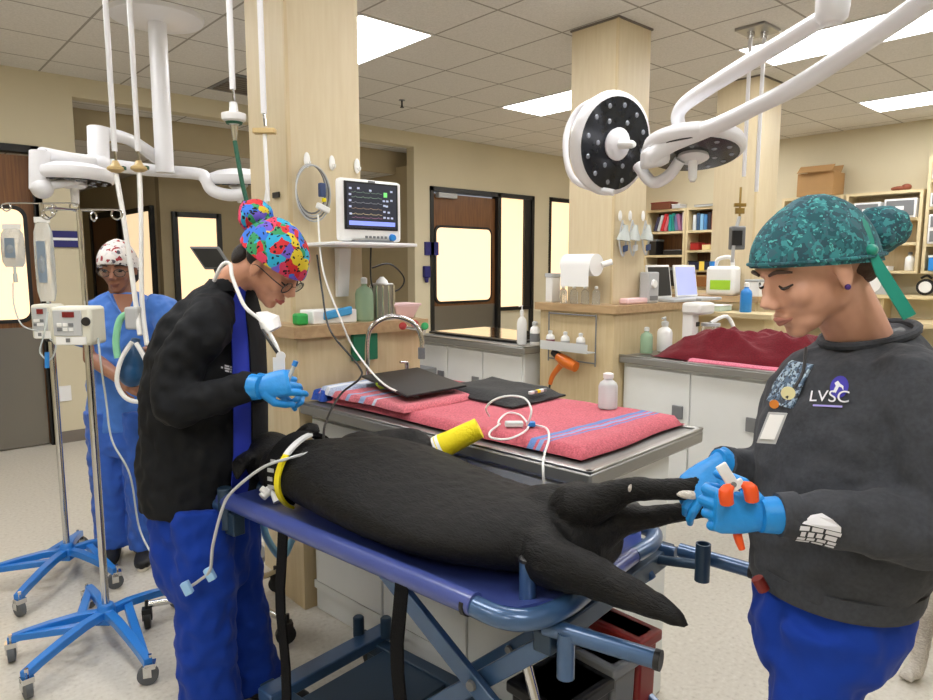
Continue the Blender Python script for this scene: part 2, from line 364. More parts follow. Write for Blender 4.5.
def rrect(w_, h_, r, n=5):
    out = []
    for cx, cy, a0 in ((w_ / 2 - r, h_ / 2 - r, 0), (-w_ / 2 + r, h_ / 2 - r, 90), (-w_ / 2 + r, -h_ / 2 + r, 180), (w_ / 2 - r, -h_ / 2 + r, 270)):
        for k in range(n + 1): a = math.radians(a0 + 90 * k / n); out.append((cx + r * math.cos(a), cy + r * math.sin(a)))
    return out
def door(name, x0, x1, xs, win):     # frame x0..x1, leaf x0..xs, window (x0,x1,z0,z1)
    d = struct(MB().box((x0 + .05, Y1 + .04, .01), (xs, Y1 + .085, 2.38)).build(name, 'door', smooth=False))
    f = MB()
    for a, b in ((x0, x0 + .05), (x1 - .05, x1), (xs, xs + .06)): f.box((a, Y1 - .02, 0), (b, Y1 + .1, 2.455))
    f.box((x0, Y1 - .02, 2.4), (x1, Y1 + .1, 2.455)); f.build('door_frame', 'blackf', d, smooth=False)
    MB().box((x0 + .06, Y1 + .03, .01), (xs - .01, Y1 + .04, 1.0)).build('kick_plate', 'kick', d, smooth=False)
    wx0, wx1, z0, z1 = win; T = frame(((wx0 + wx1) / 2, Y1 + .04, (z0 + z1) / 2), (1, 0, 0), (0, 0, 1))
    MB().prism(rrect(wx1 - wx0 + .06, z1 - z0 + .06, .09), 0, .02, T).build('window_gasket', 'blackf', d, smooth=False)
    MB().prism(rrect(wx1 - wx0, z1 - z0, .07), 0, .024, T).build('window_pane', 'warm', d, smooth=False)
    MB().box((x0 + .12, Y1 - .03, 2.33), (x0 + .42, Y1 + .04, 2.39)).build('door_closer', 'ltgrey', d, bevel=.006)
    return d
door('door_1', .2, 1.22, 1.16, (.35, 1.08, 1.07, 1.95))
d2 = door('door_2', 5.28, 7.13, 6.42, (5.4, 6.32, 1.06, 1.97))
MB().box((6.48, Y1 + .03, .95), (7.08, Y1 + .05, 2.4)).build('sidelight_pane', 'warm', d2, smooth=False)
MB().box((6.48, Y1 - .01, .9), (7.08, Y1 + .06, .95)).box((6.95, Y1, .95), (7.08, Y1 + .06, 2.4)).build('sidelight_rail', 'blackf', d2, smooth=False)
MB().box((6.48, Y1 + .03, 0), (7.08, Y1 + .05, .9)).build('sidelight_panel', 'wall', d2, smooth=False)
def window(name, T, w_, h_):
    o = struct(MB().ob(T @ V((0, 0, 0)), (T.to_3x3() @ V((w_ / 2 - .02, 0, 0))), (T.to_3x3() @ V((0, h_ / 2 - .02, 0))), (T.to_3x3() @ V((0, 0, .008)))).build(name, 'warm', smooth=False))
    f = MB(); R = T.to_3x3()
    for sx in (-1, 1): f.ob(T @ V((sx * (w_ / 2), 0, 0)), R @ V((.03, 0, 0)), R @ V((0, h_ / 2 + .03, 0)), R @ V((0, 0, .03)))
    for sy in (-1, 1): f.ob(T @ V((0, sy * h_ / 2, 0)), R @ V((w_ / 2, 0, 0)), R @ V((0, .03, 0)), R @ V((0, 0, .03)))
    f.build('window_frame', 'blackf', o, smooth=False); return o
window('window_1', frame((7.88, Y1 + .03, 1.7), (1, 0, 0), (0, 0, 1)), .8, 1.48)
window('window_2', frame((3.14, 8.3, 1.35), (1, 0, 0), (0, 0, 1)), .52, 1.5)
window('window_3', frame((2.71, 9.1, 1.2), (0, 1, 0), (0, 0, 1)), 1.1, 1.95)
d3 = struct(MB().box((2.69, 9.85, 0), (2.72, 11.1, 2.17)).build('door_3', 'door', smooth=False))
MB().box((2.67, 9.78, 0), (2.725, 9.87, 2.24)).box((2.67, 11.1, 0), (2.725, 11.2, 2.24)).box((2.67, 9.8, 2.16), (2.725, 11.2, 2.24)).build('door_frame', 'blackf', d3, smooth=False)
# columns
for x0, x1, y0, y1, nm in ((1.445, 1.81, 2.75, 3.125, 1), (3.70, 4.06, 2.69, 3.06, 2), (5.66, 6.05, 2.69, 3.07, 3)):
    c = struct(MB().box((x0, y0, 0), (x1, y1, H)).build('column', 'colm', smooth=False))
    MB().box((x0 - .004, y0 - .004, 0), (x0 + .012, y0 + .012, H)).build('corner_strip', 'lam', c, smooth=False)
    MB().box((x0 - .01, y0 - .01, H - .012), (x1 + .01, y1 + .01, H)).build('ceiling_collar', 'base', c, smooth=False)
# ceiling lights (a regular grid of recessed troffers)
pl = None
LN = {(1, 2): 'bright recessed ceiling panel right of the near tan column', (2, 2): 'bright recessed ceiling panel left of the round surgical light head',
      (2, 1): 'large bright recessed ceiling panel behind the white surgical arms', (3, 1): 'bright recessed ceiling panel nearest the right wall at the frame edge',
      (3, 2): 'small distant bright ceiling panel seen between the surgical light head and the third column'}
for i in range(-1, 4):
    for j in range(0, 3):
        x0 = 2.472 + 2.412 * (i - 1); y0 = 3.733 + 2.412 * (j - 2) + (0 if j == 2 else 0)
        if x0 > 8 or (i, j) == (-1, 2): continue
        lab = LN.get((i, j), 'bright recessed ceiling panel above the room outside the picture')
        t = thing('ceiling_light', lab, 'ceiling light', (x0, y0, H), 'recessed ceiling light panels')
        if not pl:
            pl = t; f = MB(); a, b = .603, 1.206
            f.box((x0, y0, H - .006), (x0 + .02, y0 + b, H + .02)).box((x0 + a - .02, y0, H - .006), (x0 + a, y0 + b, H + .02)).box((x0, y0, H - .006), (x0 + a, y0 + .02, H + .02)).box((x0, y0 + b - .02, H - .006), (x0 + a, y0 + b, H + .02))
            f.build('frame', 'white', t, smooth=False)
            MB().box((x0 + .02, y0 + .02, H - .004), (x0 + a - .02, y0 + b - .02, H)).build('diffuser', 'panel', t, smooth=False)
        else:
            for k in [q for q in list(bpy.data.objects) if q.parent == pl]:
                c = k.copy(); COL.objects.link(c); c.parent = t
cv = thing('ceiling_vent', 'dark square ceiling vent beside the near column', 'vent', (2.58, 5.9, H))
MB().box((2.47, 5.55, H - .006), (3.07, 6.15, H)).build('frame', 'grey', cv, smooth=False)
for k in range(8): MB().box((2.5, 5.6 + k * .065, H - .018), (3.04, 5.63 + k * .065, H - .004)).build('slat', 'base', cv, smooth=False)
t = thing('sprinkler', 'tiny dark ceiling sprinkler head right of the near column', 'sprinkler', (4.0, 5.35, H))
MB().lathe((4, 5.35, H - .006), [(.03, 0), (.03, .005)]).build('escutcheon', 'grey', t); MB().lathe((4, 5.35, H - .07), [(.02, 0), (.02, .006), (.008, .008), (.008, .064)]).build('head', 'black', t)

# ------------------------------------------------------------------ counters
def wet_table(name, label, x0, x1, y0, y1, z=.93, rz=0):
    t = thing(name, label, 'cabinet', ((x0 + x1) / 2, (y0 + y1) / 2, 0))
    MB().box((x0 + .06, y0 + .05, .0), (x1 - .15, y1, z - .045)).build('body', 'cab', t, bevel=.004)
    top = MB().box((x0, y0, z - .045), (x1, y1, z)); top.build('worktop', 'steel2', t, bevel=.008)
    r = MB(); r.box((x0, y0, z), (x0 + .02, y1, z + .008)).box((x1 - .02, y0, z), (x1, y1, z + .008)).box((x0, y0, z), (x1, y0 + .02, z + .008)); r.build('raised_rim', 'steel', t, bevel=.003)
    n = 3; L = (y1 - y0 - .08) / n
    for k in range(n):
        a = y0 + .06 + k * L
        d = MB().box((x0 + .045, a + .006, .14), (x0 + .06, a + L - .006, z - .07)).build('door_panel', 'cab', t, bevel=.003)
        MB().box((x0 + .03, a + .04, .58), (x0 + .045, a + .11, .66)).build('handle', 'grey', d, bevel=.003)
    MB().box((x0 + .05, y0 + .05, .1), (x0 + .06, y1, .135)).build('kick_strip', 'cab', t, smooth=False)
    if rz:      # turned about its far left corner
        c = V((x0, y1, 0)); t.location = c + Matrix.Rotation(rz, 3, 'Z') @ (t.location - c); t.rotation_euler = (0, 0, rz)
    return t
wet_table('wet_table_cabinet', 'white cabinet with steel worktop under the pink towels', 1.36, 2.07, 1.12, 2.56, rz=math.radians(4.5))
wet_table('wet_table_cabinet', 'white cabinet with steel worktop under the maroon blanket', 3.63, 4.45, 1.1, 2.57)
wet_table('wet_table_cabinet', 'long white cabinet with steel worktop in front of the brown door', 3.46, 4.3, 3.24, 4.55)
def counter(name, label, x0, x1, y0, y1):
    t = thing(name, label, 'counter', ((x0 + x1) / 2, (y0 + y1) / 2, 0))
    cx = [c for c in ((1.445, 1.81, 2.75, 2.82), (3.70, 4.06, 2.69, 3.06), (5.66, 6.05, 2.69, 3.07)) if x0 < c[0] < x1][0]
    b = MB(); tp = MB()
    for m_, z0, z1, e in ((b, 0, 1.2, 0), (tp, 1.2, 1.25, .03)):
        m_.box((x0 - e, y0 - e, z0), (x1 + e, cx[2], z1)).box((x0 - e, cx[3], z0), (x1 + e, y1 + e, z1)).box((x0 - e, cx[2], z0), (cx[0], cx[3], z1)).box((cx[1], cx[2], z0), (x1 + e, cx[3], z1))
    if cx[3] >= y1: b = MB(); tp = MB(); [m_.box((x0 - e, y0 - e, z0), (x1 + e, cx[2], z1)).box((x0 - e, cx[2], z0), (cx[0], y1, z1)).box((cx[1], cx[2], z0), (x1 + e, y1, z1)) for m_, z0, z1, e in ((b, 0, 1.2, 0), (tp, 1.2, 1.25, .03))]
    b.build('laminate_body', 'lam', t, smooth=False); tp.build('wood_top', 'ctop', t, smooth=False); return t
counter('counter_block', 'maple laminate counter block around the near column below the patient monitor', 1.37, 2.02, 2.58, 2.82)
counter('counter_block', 'maple laminate counter block around the middle column with hanging wire rack', 3.58, 4.5, 2.58, 3.2)

counter('counter_block', 'maple laminate counter block around the third column behind the maroon blanket', 5.5, 6.4, 2.57, 3.3)
tag(MB().box((5.2, 2.3, 1.09), (5.495, 3.3, 1.13)).box((5.3, 2.4, 0), (5.49, 3.2, 1.09)).build('low_ledge', 'shelf', bevel=.004), 'lower ledge in front of the third counter block', 'shelf')
# ------------------------------------------------------------------ shelving and desk along the right wall
def shelf_unit(label, y0, y1, z0, z1, zs, back='lam', dx=.3):
    t = thing('shelf_unit', label, 'shelf', (X2 - .15, (y0 + y1) / 2, z0)); xa, xb = X2 - dx, X2
    MB().box((xb - .015, y0, z0), (xb, y1, z1)).build('back_panel', back, t, smooth=False)
    for y in (y0, y1 - .03): MB().box((xa, y, z0), (xb - .015, y + .03, z1)).build('side_panel', 'shelf', t, smooth=False)
    for z in [z0, z1 - .03] + list(zs): MB().box((xa + .002, y0 + .03, z), (xb - .015, y1 - .03, z + .03)).build('shelf_board', 'shelf', t, smooth=False)
    return t
shelf_unit('open birch bookshelf with leaning binders right of the middle column', 4.93, 5.55, 1.2, 2.27, (1.62, 1.94), 'door')
shelf_unit('open birch bookshelf with upright binders left of the third column', 4.3, 4.92, 1.2, 2.27, (1.42, 1.68, 1.94), 'door')
shelf_unit('birch shelf unit below the cardboard box', 2.98, 3.66, 1.42, 2.3, (1.72, 2.0))
shelf_unit('birch shelf unit behind the teal cap with a drawer bin on its top shelf', 2.2, 2.95, 1.42, 2.3, (1.72, 1.98))
shelf_unit('birch shelf unit at the right frame edge with stacked white drawer bins', 1.45, 2.17, 1.42, 2.62, (1.7, 2.08, 2.36))
t = thing('wall_desk', 'long maple desk with upper ledge along the right wall', 'desk', (8.3, 3.6, 0))
MB().box((7.95, 1.2, .88), (8.67, 6.2, .93)).build('desk_top', 'shelf', t, bevel=.004)
MB().box((8.35, 1.2, 1.15), (8.67, 6.2, 1.19)).build('upper_ledge', 'shelf', t, bevel=.004)
for y in (1.3, 2.5, 3.7, 4.9, 6.0): MB().box((8.02, y, 0), (8.6, y + .04, .88)).build('support_panel', 'lam', t, smooth=False)
for y in (1.25, 2.5, 3.7, 4.9, 6.05): MB().box((8.4, y, .93), (8.66, y + .03, 1.15)).build('ledge_support', 'shelf', t, smooth=False)
bcols = ['#3c3a55', '#c9ced3', '#c52a33', '#d46a77', '#1f9a9a', '#2a8f86', '#6f7fae', '#a06a8e', '#d7d0d4', '#7e4a36']
bl = ['dark violet', 'pale grey', 'bright red', 'rose', 'teal', 'green teal', 'slate blue', 'mauve', 'off white', 'brown']
def book(y, z, w_, h_, col, label, lean=0, d=.2, g='binders on the bookshelves'):
    T = Matrix.Translation((X2 - .27, y, z)) @ Matrix.Rotation(lean, 4, 'X')
    m_ = mat('binder_' + col.strip('#'), col, .6)
    o = MB().prism([(0, 0), (d, 0), (d, w_), (0, w_)], 0, h_, T).build('binder', m_, smooth=False); tag(o, label, 'binder', g)
y = 5.44
for k, c in enumerate(bcols[:9]):
    ln = .28 if k < 4 else (-.2 if k in (6, 7) else 0)
    book(y - .05, 1.975 + (.012 if ln < 0 else .0), .042, .2 + .02 * (k % 3), c, bl[k] + ' binder on the bookshelf right of the middle column, %s from its left end' % ['first', 'second', 'third', 'fourth', 'fifth', 'sixth', 'seventh', 'eighth', 'last'][k], ln); y -= .052 if k not in (3,) else .075
y = 4.84
for k, (c, n_) in enumerate([('#c9ced3', 'pale'), ('#33506f', 'dark blue'), ('#7fb0d6', 'light blue'), ('#3f78ad', 'mid blue'), ('#241f2b', 'black'), ('#7c4730', 'brown'), ('#87523a', 'reddish brown'), ('#b98aa8', 'mauve'), ('#232a45', 'navy')]):
    book(y - .05, 1.972, .044, .2 + .03 * ((k * 2) % 3) / 3, c, n_ + ' binder on the bookshelf left of the third column, %s from its left end' % ['first', 'second', 'third', 'fourth', 'fifth', 'sixth', 'seventh', 'eighth', 'last'][k]); y -= .052
def crate(name, c, s, m, label, cat, lid=None, rz=0, bevel=.006):
    x, y, z = c; a, b, h = s
    if lid:
        t = thing(name, label, cat, c); MB().box((x - a / 2, y - b / 2, z), (x + a / 2, y + b / 2, z + h * .86)).build('body', m, t, bevel=bevel)
        MB().box((x - a / 2 - .004, y - b / 2 - .004, z + h * .86), (x + a / 2 + .004, y + b / 2 + .004, z + h)).build('lid', lid, t, bevel=bevel * .5); return t
    return tag(MB().box((x - a / 2, y - b / 2, z), (x + a / 2, y + b / 2, z + h)).build(name, m, bevel=bevel), label, cat)
crate('storage_case', (8.45, 5.3, 2.27), (.2, .3, .1), mat('brown_case', '#6f3f2a', .6), 'brown box lying on top of the bookshelf by the middle column', 'box', 'dred')
crate('storage_case', (8.45, 5.07, 2.27), (.18, .12, .06), 'ltgrey', 'pale flat box beside the brown box on the bookshelf', 'box', 'white')
crate('document_tray', (8.47, 4.6, 2.27), (.22, .4, .03), 'ltgrey', 'flat grey tray on top of the bookshelf by the third column', 'tray', 'base')
crate('document_tray', (8.49, 5.12, 1.65), (.22, .26, .07), 'black', 'black document tray on the middle bookshelf board', 'tray', 'grey')
crate('file_box', (8.49, 5.43, 1.65), (.2, .11, .22), 'black', 'black file box at the left end of the bookshelf', 'box', 'grey')
crate('printer', (8.47, 5.22, 1.23), (.3, .5, .25), 'black', 'black printer on the lowest bookshelf board', 'printer', 'grey')
crate('snack_box', (8.45, 4.78, 1.71), (.16, .12, .1), 'red', 'small red box on the bookshelf left of the third column', 'box', 'dred')
crate('snack_box', (8.45, 4.62, 1.71), (.14, .11, .08), mat('cream_box', '#ead79d', .6), 'small cream box beside the small red box', 'box', 'red')
crate('file_box', (8.47, 4.6, 1.45), (.22, .5, .12), mat('navy_box', '#1d2240', .6), 'navy box under the small red box', 'box', 'black')
crate('wicker_basket', (8.45, 4.62, 1.23), (.24, .3, .15), mat('brown_basket', '#8a5a2a', .8, bump=.6, bs=60), 'brown basket on the lowest board left of the third column', 'basket', 'card')
# cardboard box with open flaps
t = thing('cardboard_box', 'open brown cardboard box on top of the shelf unit', 'box', (8.47, 3.24, 2.3))
MB().box((8.3, 3.06, 2.3), (8.62, 3.46, 2.56)).build('body', 'card', t, bevel=.003)
MB().ob((8.3, 3.26, 2.6), (.05, 0, .04), (0, .19, 0), (.002, 0, -.002)).ob((8.56, 3.26, 2.6), (.04, 0, .05), (0, .19, 0), (.002, 0, -.002)).build('open_flap', 'card', t, smooth=False)
tag(MB().el((8.45, 2.45, 2.325), (.05, .08, .025)).el((8.45, 2.38, 2.335), (.04, .05, .035)).build('ornament', mat('brown_ornament', '#8a4a33', .6)), 'small brown ornament on top of the shelf behind the teal cap', 'ornament')
def bin_(c, s, label, m='clear'):
    x, y, z = c; a, b, h = s; t = thing('drawer_bin', label, 'storage bin', c)
    MB().box((x - a / 2, y - b / 2, z), (x + a / 2, y + b / 2, z + h)).build('shell', 'white', t, bevel=.004)
    d = MB().box((x - a / 2 - .008, y - b / 2 + .02, z + .02), (x - a / 2, y + b / 2 - .02, z + h - .02)).build('drawer_front', 'grey', t, bevel=.003)
    MB().box((x - a / 2 - .018, y - .04, z + h * .4), (x - a / 2 - .008, y + .04, z + h * .6)).build('handle', 'white', d, bevel=.002)
bin_((8.48, 2.4, 2.01), (.25, .3, .2), 'white drawer bin on the upper shelf behind the teal cap')
bin_((8.48, 2.72, 2.01), (.25, .26, .18), 'white drawer bin half hidden by the teal cap bun')
for z, nm in ((2.39, 'top'),): bin_((8.48, 1.98, z), (.25, .3, .18), 'white drawer bin on the highest shelf at the right frame edge')
bin_((8.48, 1.98, 2.11), (.25, .3, .14), 'white drawer bin directly under the highest shelf at the right edge')
bin_((8.48, 1.98, 1.73), (.25, .3, .15), 'white drawer bin lowest of the stack at the right edge')
bin_((8.48, 1.98, 1.88), (.25, .3, .15), 'white drawer bin upper one of the stacked pair at the right edge')
for k, (yy, c, n_) in enumerate(((2.52, '#c9c3c9', 'pale'), (2.57, '#4b3b46', 'dark'), (2.62, '#8d7f8a', 'mauve'))):
    book(yy, 1.75, .035, .2, c, n_ + ' binder on the middle shelf behind the teal cap')
def bottle(name, c, r, h, m, label, cat='bottle', cap='whitep', neck=.4, pump=False, group=None, label_m=None):
    t = thing(name, label, cat, c, group)
    MB().lathe(c, [(r * .9, 0), (r, h * .03), (r, h * .62), (r * .85, h * .72), (r * neck, h * .8), (r * neck, h * .86)], n=16).build('body', m, t)
    x, y, z = c
    MB().lathe((x, y, z + h * .85), [(r * neck * 1.2, 0), (r * neck * 1.2, h * .12), (r * neck * .6, h * .15)], n=12).build('cap', cap, t)
    if pump: MB().tube([(x, y, z + h * .98), (x, y, z + h * 1.12), (x - r * 1.3, y - r * .4, z + h * 1.1)], r * .14, n=8).build('pump_spout', cap, t)
    if label_m: MB().lathe((x, y, z + h * .15), [(r * 1.02, 0), (r * 1.02, h * .35)], n=16, cap=False).build('label', label_m, t)
    return t
bottle('spray_bottle', (8.47, 2.3, 1.45), .045, .2, 'whitep', 'small white bottle with dark cap on the lower shelf behind the teal ribbon', cap='grey')
crate('notepad_stack', (8.45, 2.62, 1.45), (.2, .3, .05), 'paper', 'stack of white pads on the lower shelf behind the teal ribbon', 'paper', 'white')
crate('tissue_box', (8.45, 2.05, 1.45), (.2, .1, .16), 'blue', 'bright blue box on the lowest shelf at the right frame edge', 'box', 'whitep')
crate('black_case', (8.45, 1.85, 1.45), (.2, .2, .2), 'black', 'black case on the lowest shelf at the right frame edge', 'case', 'grey')
t = thing('round_clock', 'small round black rimmed clock under the right shelves', 'clock', (8.42, 2.12, 1.19))
MB().lathe((8.42, 2.12, 1.28), [(.085, 0), (.085, .03)], (-1, 0, 0)).build('rim', 'black', t); MB().lathe((8.388, 2.12, 1.28), [(.06, 0), (.06, .002)], (-1, 0, 0)).build('dial', 'whitep', t)
MB().tube([(8.42, 2.07, 1.37), (8.42, 2.12, 1.4), (8.42, 2.17, 1.37)], .012, smooth=3).build('carry_handle', 'black', t)
t = thing('desk_fan', 'round white desk fan standing on the ledge behind the teal ribbon', 'fan', (8.45, 2.62, 1.19))
MB().box((8.37, 2.45, 1.19), (8.5, 2.8, 1.4)).build('housing', 'ltgrey', t, bevel=.01); MB().lathe((8.37, 2.62, 1.3), [(.09, 0), (.09, .01), (.04, .012)], (-1, 0, 0)).build('grille', 'white', t)
# things on and in front of the desk
def jug(c, label):
    x, y, z = c; t = thing('detergent_jug', label, 'jug', c)
    MB().box((x - .07, y - .13, z), (x + .07, y + .13, z + .25)).build('body', 'whitep', t, bevel=.03)
    MB().tube([(x, y - .08, z + .24), (x, y - .06, z + .32), (x, y + .05, z + .31), (x, y + .08, z + .24)], .018, smooth=4).build('handle', 'whitep', t)
    MB().lathe((x, y + .1, z + .24), [(.03, 0), (.03, .05)]).build('cap', 'blue', t)
    MB().box((x - .075, y - .1, z + .05), (x - .069, y + .08, z + .13)).build('label', mat('lime_label', '#a6d533', .5), t, smooth=False)
jug((5.58, 2.9, 1.25), 'large white jug with lime green label in front of the third column')
bottle('blue_bottle', (5.35, 2.58, 1.13), .045, .24, 'blue', 'blue bottle with white upper half left of the teal cap', cap='whitep', label_m=None)
crate('label_printer', (5.6, 2.62, 1.25), (.14, .12, .14), 'whitep', 'small white boxy device beside the large white jug', 'device', 'ltgrey')
crate('paper_tray', (5.36, 2.95, 1.13), (.2, .4, .05), mat('mint_paper', '#cfe0d2', .7), 'pale green tray of papers on the lower ledge', 'tray', 'paper')
# ------------------------------------------------------------------ hanging lines and surgical lights
def drop_rod(top, z_end, label, kind):
    x, y = top; t = thing('ceiling_drop_line', label, 'hanging tube', (x, y, H))
    MB().tube([(x, y, H), (x, y, z_end)], .012, n=10).build('tube', 'lampw', t)
    MB().lathe((x, y, H - .02), [(.035, 0), (.035, .02)]).build('ceiling_plate', 'white', t)
    MB().tube([(x, y, z_end), (x + .004, y, z_end - .05)], .006, n=8).build('chain', 'chrome', t)
    z = z_end - .05
    if kind == 'green':
        MB().lathe((x, y, z - .09), [(.012, 0), (.045, .02), (.048, .03), (.048, .045), (.018, .055), (.015, .09)]).build('outlet_head', 'white', t)
        MB().lathe((x, y, z - .085), [(.03, 0), (.04, .02)]).build('green_ring', mat('dark_green', '#1d5a44', .5), t)
        MB().tube([(x, y, z - .09), (x, y, z - .15)], [.016, .008]).build('connector', 'chrome', t)
        MB().tube([(x, y, z - .15), (x + .012, y - .02, z - .3), (x + .03, y - .04, z - .46), (x + .02, y, z - .62)], .009, smooth=6).build('green_hose', mat('dark_green', '#1d5a44', .5), t)
    elif kind == 'tan':
        MB().ob((x, y, z - .02), RTH * .045, V((0, 0, .011)), FWH * .02).build('crossbar', mat('tan_plastic', '#cbb07a', .5), t, bevel=.004)
        MB().tube([(x, y, z - .03), (x + .005, y, z - .3)], .008).build('cord', 'whitep', t)
    else:
        MB().lathe((x, y, z - .04), [(.02, 0), (.036, .01), (.036, .02), (.02, .03), (.012, .05)]).build('tan_coupling', mat('tan_plastic', '#cbb07a', .5), t)
        MB().ob((x + .02, y, z - .02), RTH * .022, V((0, 0, .008)), FWH * .012).build('clip', mat('dark_green', '#1d5a44', .5), t, bevel=.003)
    return t
RTH = V((RT.x, RT.y, 0)).normalized(); FWH = V((FW.x, FW.y, 0)).normalized()
p1 = dep(110, 75, 3.0); p2 = dep(134, 80, 3.05); p3 = dep(231, 45, 2.7); p4 = dep(262, 60, 2.75)
z1 = dep(116, 150, 3.0).z; z2 = dep(138, 150, 3.05).z; z3 = dep(236, 88, 2.7).z; z4 = dep(264, 112, 2.75).z
drop_rod((p1.x, p1.y), z1, 'left white tube hanging from the ceiling with a tan coupling', 'tancoup')
drop_rod((p2.x, p2.y), z2, 'second white tube from the left, beside the thick white ceiling post', 'tancoup')
drop_rod((p3.x, p3.y), z3, 'white tube hanging from the ceiling with white outlet head and dark green hose', 'green')
drop_rod((p4.x, p4.y), z4, 'white tube hanging in front of the near column with a tan crossbar', 'tan')
# long breathing hose pair hanging from the two left tubes
t = thing('breathing_hose', 'white breathing hoses hanging in a loop before the nurse in light blue', 'hose', dep(140, 330, 3.05))
a1 = V((p1.x, p1.y, z1 - .1)); a2 = V((p2.x, p2.y, z2 - .1))
MB().tube([a1, dep(124, 220, 3.02), dep(134, 290, 3.03), dep(140, 335, 3.0)], .011, smooth=6).build('hose', 'whitep', t)
MB().tube([a2, dep(141, 220, 3.05), dep(142, 300, 3.05), dep(147, 345, 3.02)], .011, smooth=6).build('hose', 'whitep', t)
MB().tube([dep(132, 342, 3.0), dep(121, 360, 3.0), dep(117, 382, 3.0), dep(126, 398, 3.0), dep(142, 401, 3.0), dep(150, 388, 3.0), dep(146, 362, 3.0), dep(136, 343, 3.0)], .010, smooth=6).build('hose_loop', 'whitep', t)
MB().tube([dep(136, 312, 3.02), dep(121, 318, 3.03), dep(116, 340, 3.03), dep(118, 358, 3.03)], .015, smooth=6).build('green_hose', mat('mint_hose', '#8fd6ac', .4), t)
MB().ob(dep(134, 318, 3.03), RTH * .03, V((0, 0, .05)), FWH * .03).build('valve_block', 'ltgrey', t, bevel=.01)
MB().tube([dep(140, 395, 3.0), dep(150, 392, 3.02)], .014).build('green_connector', mat('mint_hose', '#8fd6ac', .4), t)
tag(MB().el(dep(134, 362, 3.08), (.055, .05, .095)).el(dep(132, 372, 3.08), (.06, .055, .07)).tube([dep(136, 338, 3.08), dep(134, 350, 3.08)], .02).build('breathing_bag', mat('teal_bag', '#1c4c78', .35), voxel=.006, sm=4), 'dark teal blue breathing bag hanging inside the white hose loop', 'breathing bag')
# double line by the third column
t = thing('ceiling_drop_line', 'pair of thin white lines hanging from a steel ceiling plate before the third column', 'hanging tube', (4.58, 2.22, H))
MB().box((4.46, 2.12, H - .02), (4.7, 2.32, H)).build('ceiling_plate', 'steel', t, bevel=.004)
for dx in (-.045, .045):
    e = V((4.58 + dx * RT.x, 2.22 + dx * RT.y, H)); MB().tube([e, (e.x - .0, e.y, 2.1 if dx < 0 else 2.0)], .013).build('line', 'lampw', t)
    MB().lathe((e.x, e.y, H - .06), [(.02, 0), (.025, .04)]).build('gland', 'chrome', t)
q = dep(740, 205, 4.7)
MB().ob(q, RTH * .04, V((0, 0, .012)), FWH * .012).ob(q - V((0, 0, .04)), RTH * .03, V((0, 0, .02)), FWH * .012).tube([q + V((0, 0, .12)), q - V((0, 0, .1))], .008).build('brass_coupling', mat('brass', '#a68a4e', .35, .8), t, bevel=.002)
MB().tube([q - V((0, 0, .08)), dep(735, 235, 4.7), dep(732, 262, 4.7)], .012, smooth=4).build('lower_line', 'ltgrey', t)
t = thing('control_pendant', 'dark grey boxy pendant hanging in front of the third column', 'pendant', dep(737, 237, 4.72))
MB().ob(dep(737, 238, 4.72), RTH * .05, V((0, 0, .08)), FWH * .03).build('body', 'grey', t, bevel=.01); MB().ob(dep(737, 238, 4.68), RTH * .035, V((0, 0, .05)), FWH * .004).build('button_panel', 'black', t)

def lamp_head(t, c, nrm, r, name='lamp_head', leds=True):
    c = V(c); n = V(nrm).normalized(); X = n.orthogonal().normalized(); Y = n.cross(X)
    h = MB().lathe(c, [(r * .93, .012), (r, 0), (r * 1.02, -.02), (r * .98, -.05), (r * .6, -.08), (.05, -.09)], n, 40).build(name, 'lampw', t, ang=50)
    MB().lathe(c, [(r * .9, .010), (r * .9, .016)], n, 40).build('lens_face', mat('lens_dark', '#23262c', .15, .2, var=.3, vs=18), h)
    MB().lathe(c, [(r * .3, .012), (r * .32, .03), (r * .22, .045)], n, 24).build('centre_boss', 'lampw', h)
    MB().lathe(c, [(.022, .04), (.02, .12), (.012, .14)], n, 12).build('sterile_handle', 'whitep', h)
    if leds:
        for ring, k in ((.48, 6), (.75, 12)):
            for j in range(k):
                a = 2 * PI * (j + .3) / k; p = c + (X * math.cos(a) + Y * math.sin(a)) * r * ring
                MB().lathe(p, [(.013, .016), (.009, .02)], n, 8).build('led', mat('led_lens', '#8f949e', .1, .3), h)
    return h
t = thing('surgical_light', 'white two headed surgical light on swing arms at upper right', 'surgical light', dep(905, -120, 2.4))
hc = dep(614, 144, 3.35); ln = (V((0, 0, 1.45)) - hc); nr = (C0 - hc).normalized() + RT * .8 - UPV * .02
lamp_head(t, hc, nr, .245)
MB().tube([hc + UPV * .235 - RT * .04, hc - RT * .16 + UPV * .2 + FW * .1, hc - RT * .22 + UPV * .05 + FW * .12, hc - RT * .18 - UPV * .15 + FW * .1, hc - UPV * .24], .016, smooth=6).build('yoke', 'lampw', t)
jb = dep(652, 158, 3.2)
MB().tube([dep(638, 165, 3.3), dep(652, 182, 3.25), dep(668, 176, 3.2), dep(680, 160, 3.15)], .028, smooth=6).build('lower_link', 'lampw', t)
MB().tube([dep(650, 158, 3.1), dep(672, 143, 3.05), dep(720, 124, 2.9), dep(757, 106, 2.75), dep(800, 84, 2.6), dep(860, 45, 2.4), dep(935, -6, 2.15)], [.04, .04, .036, .034, .036, .036, .038], smooth=6).build('lower_arm', 'lampw', t)
MB().tube([dep(680, 128, 3.15), dep(678, 115, 3.12), dep(690, 100, 3.05), dep(740, 68, 2.8), dep(800, 32, 2.5), dep(836, 10, 2.35)], [.03, .03, .034, .034, .032, .03], smooth=6).build('upper_arm', 'lampw', t)
q = dep(833, 2, 2.33); MB().lathe(q - V((0, 0, .07)), [(.035, 0), (.05, .015), (.055, .05), (.055, .22), (.05, .24)], n=24).build('arm_joint', 'lampw', t)
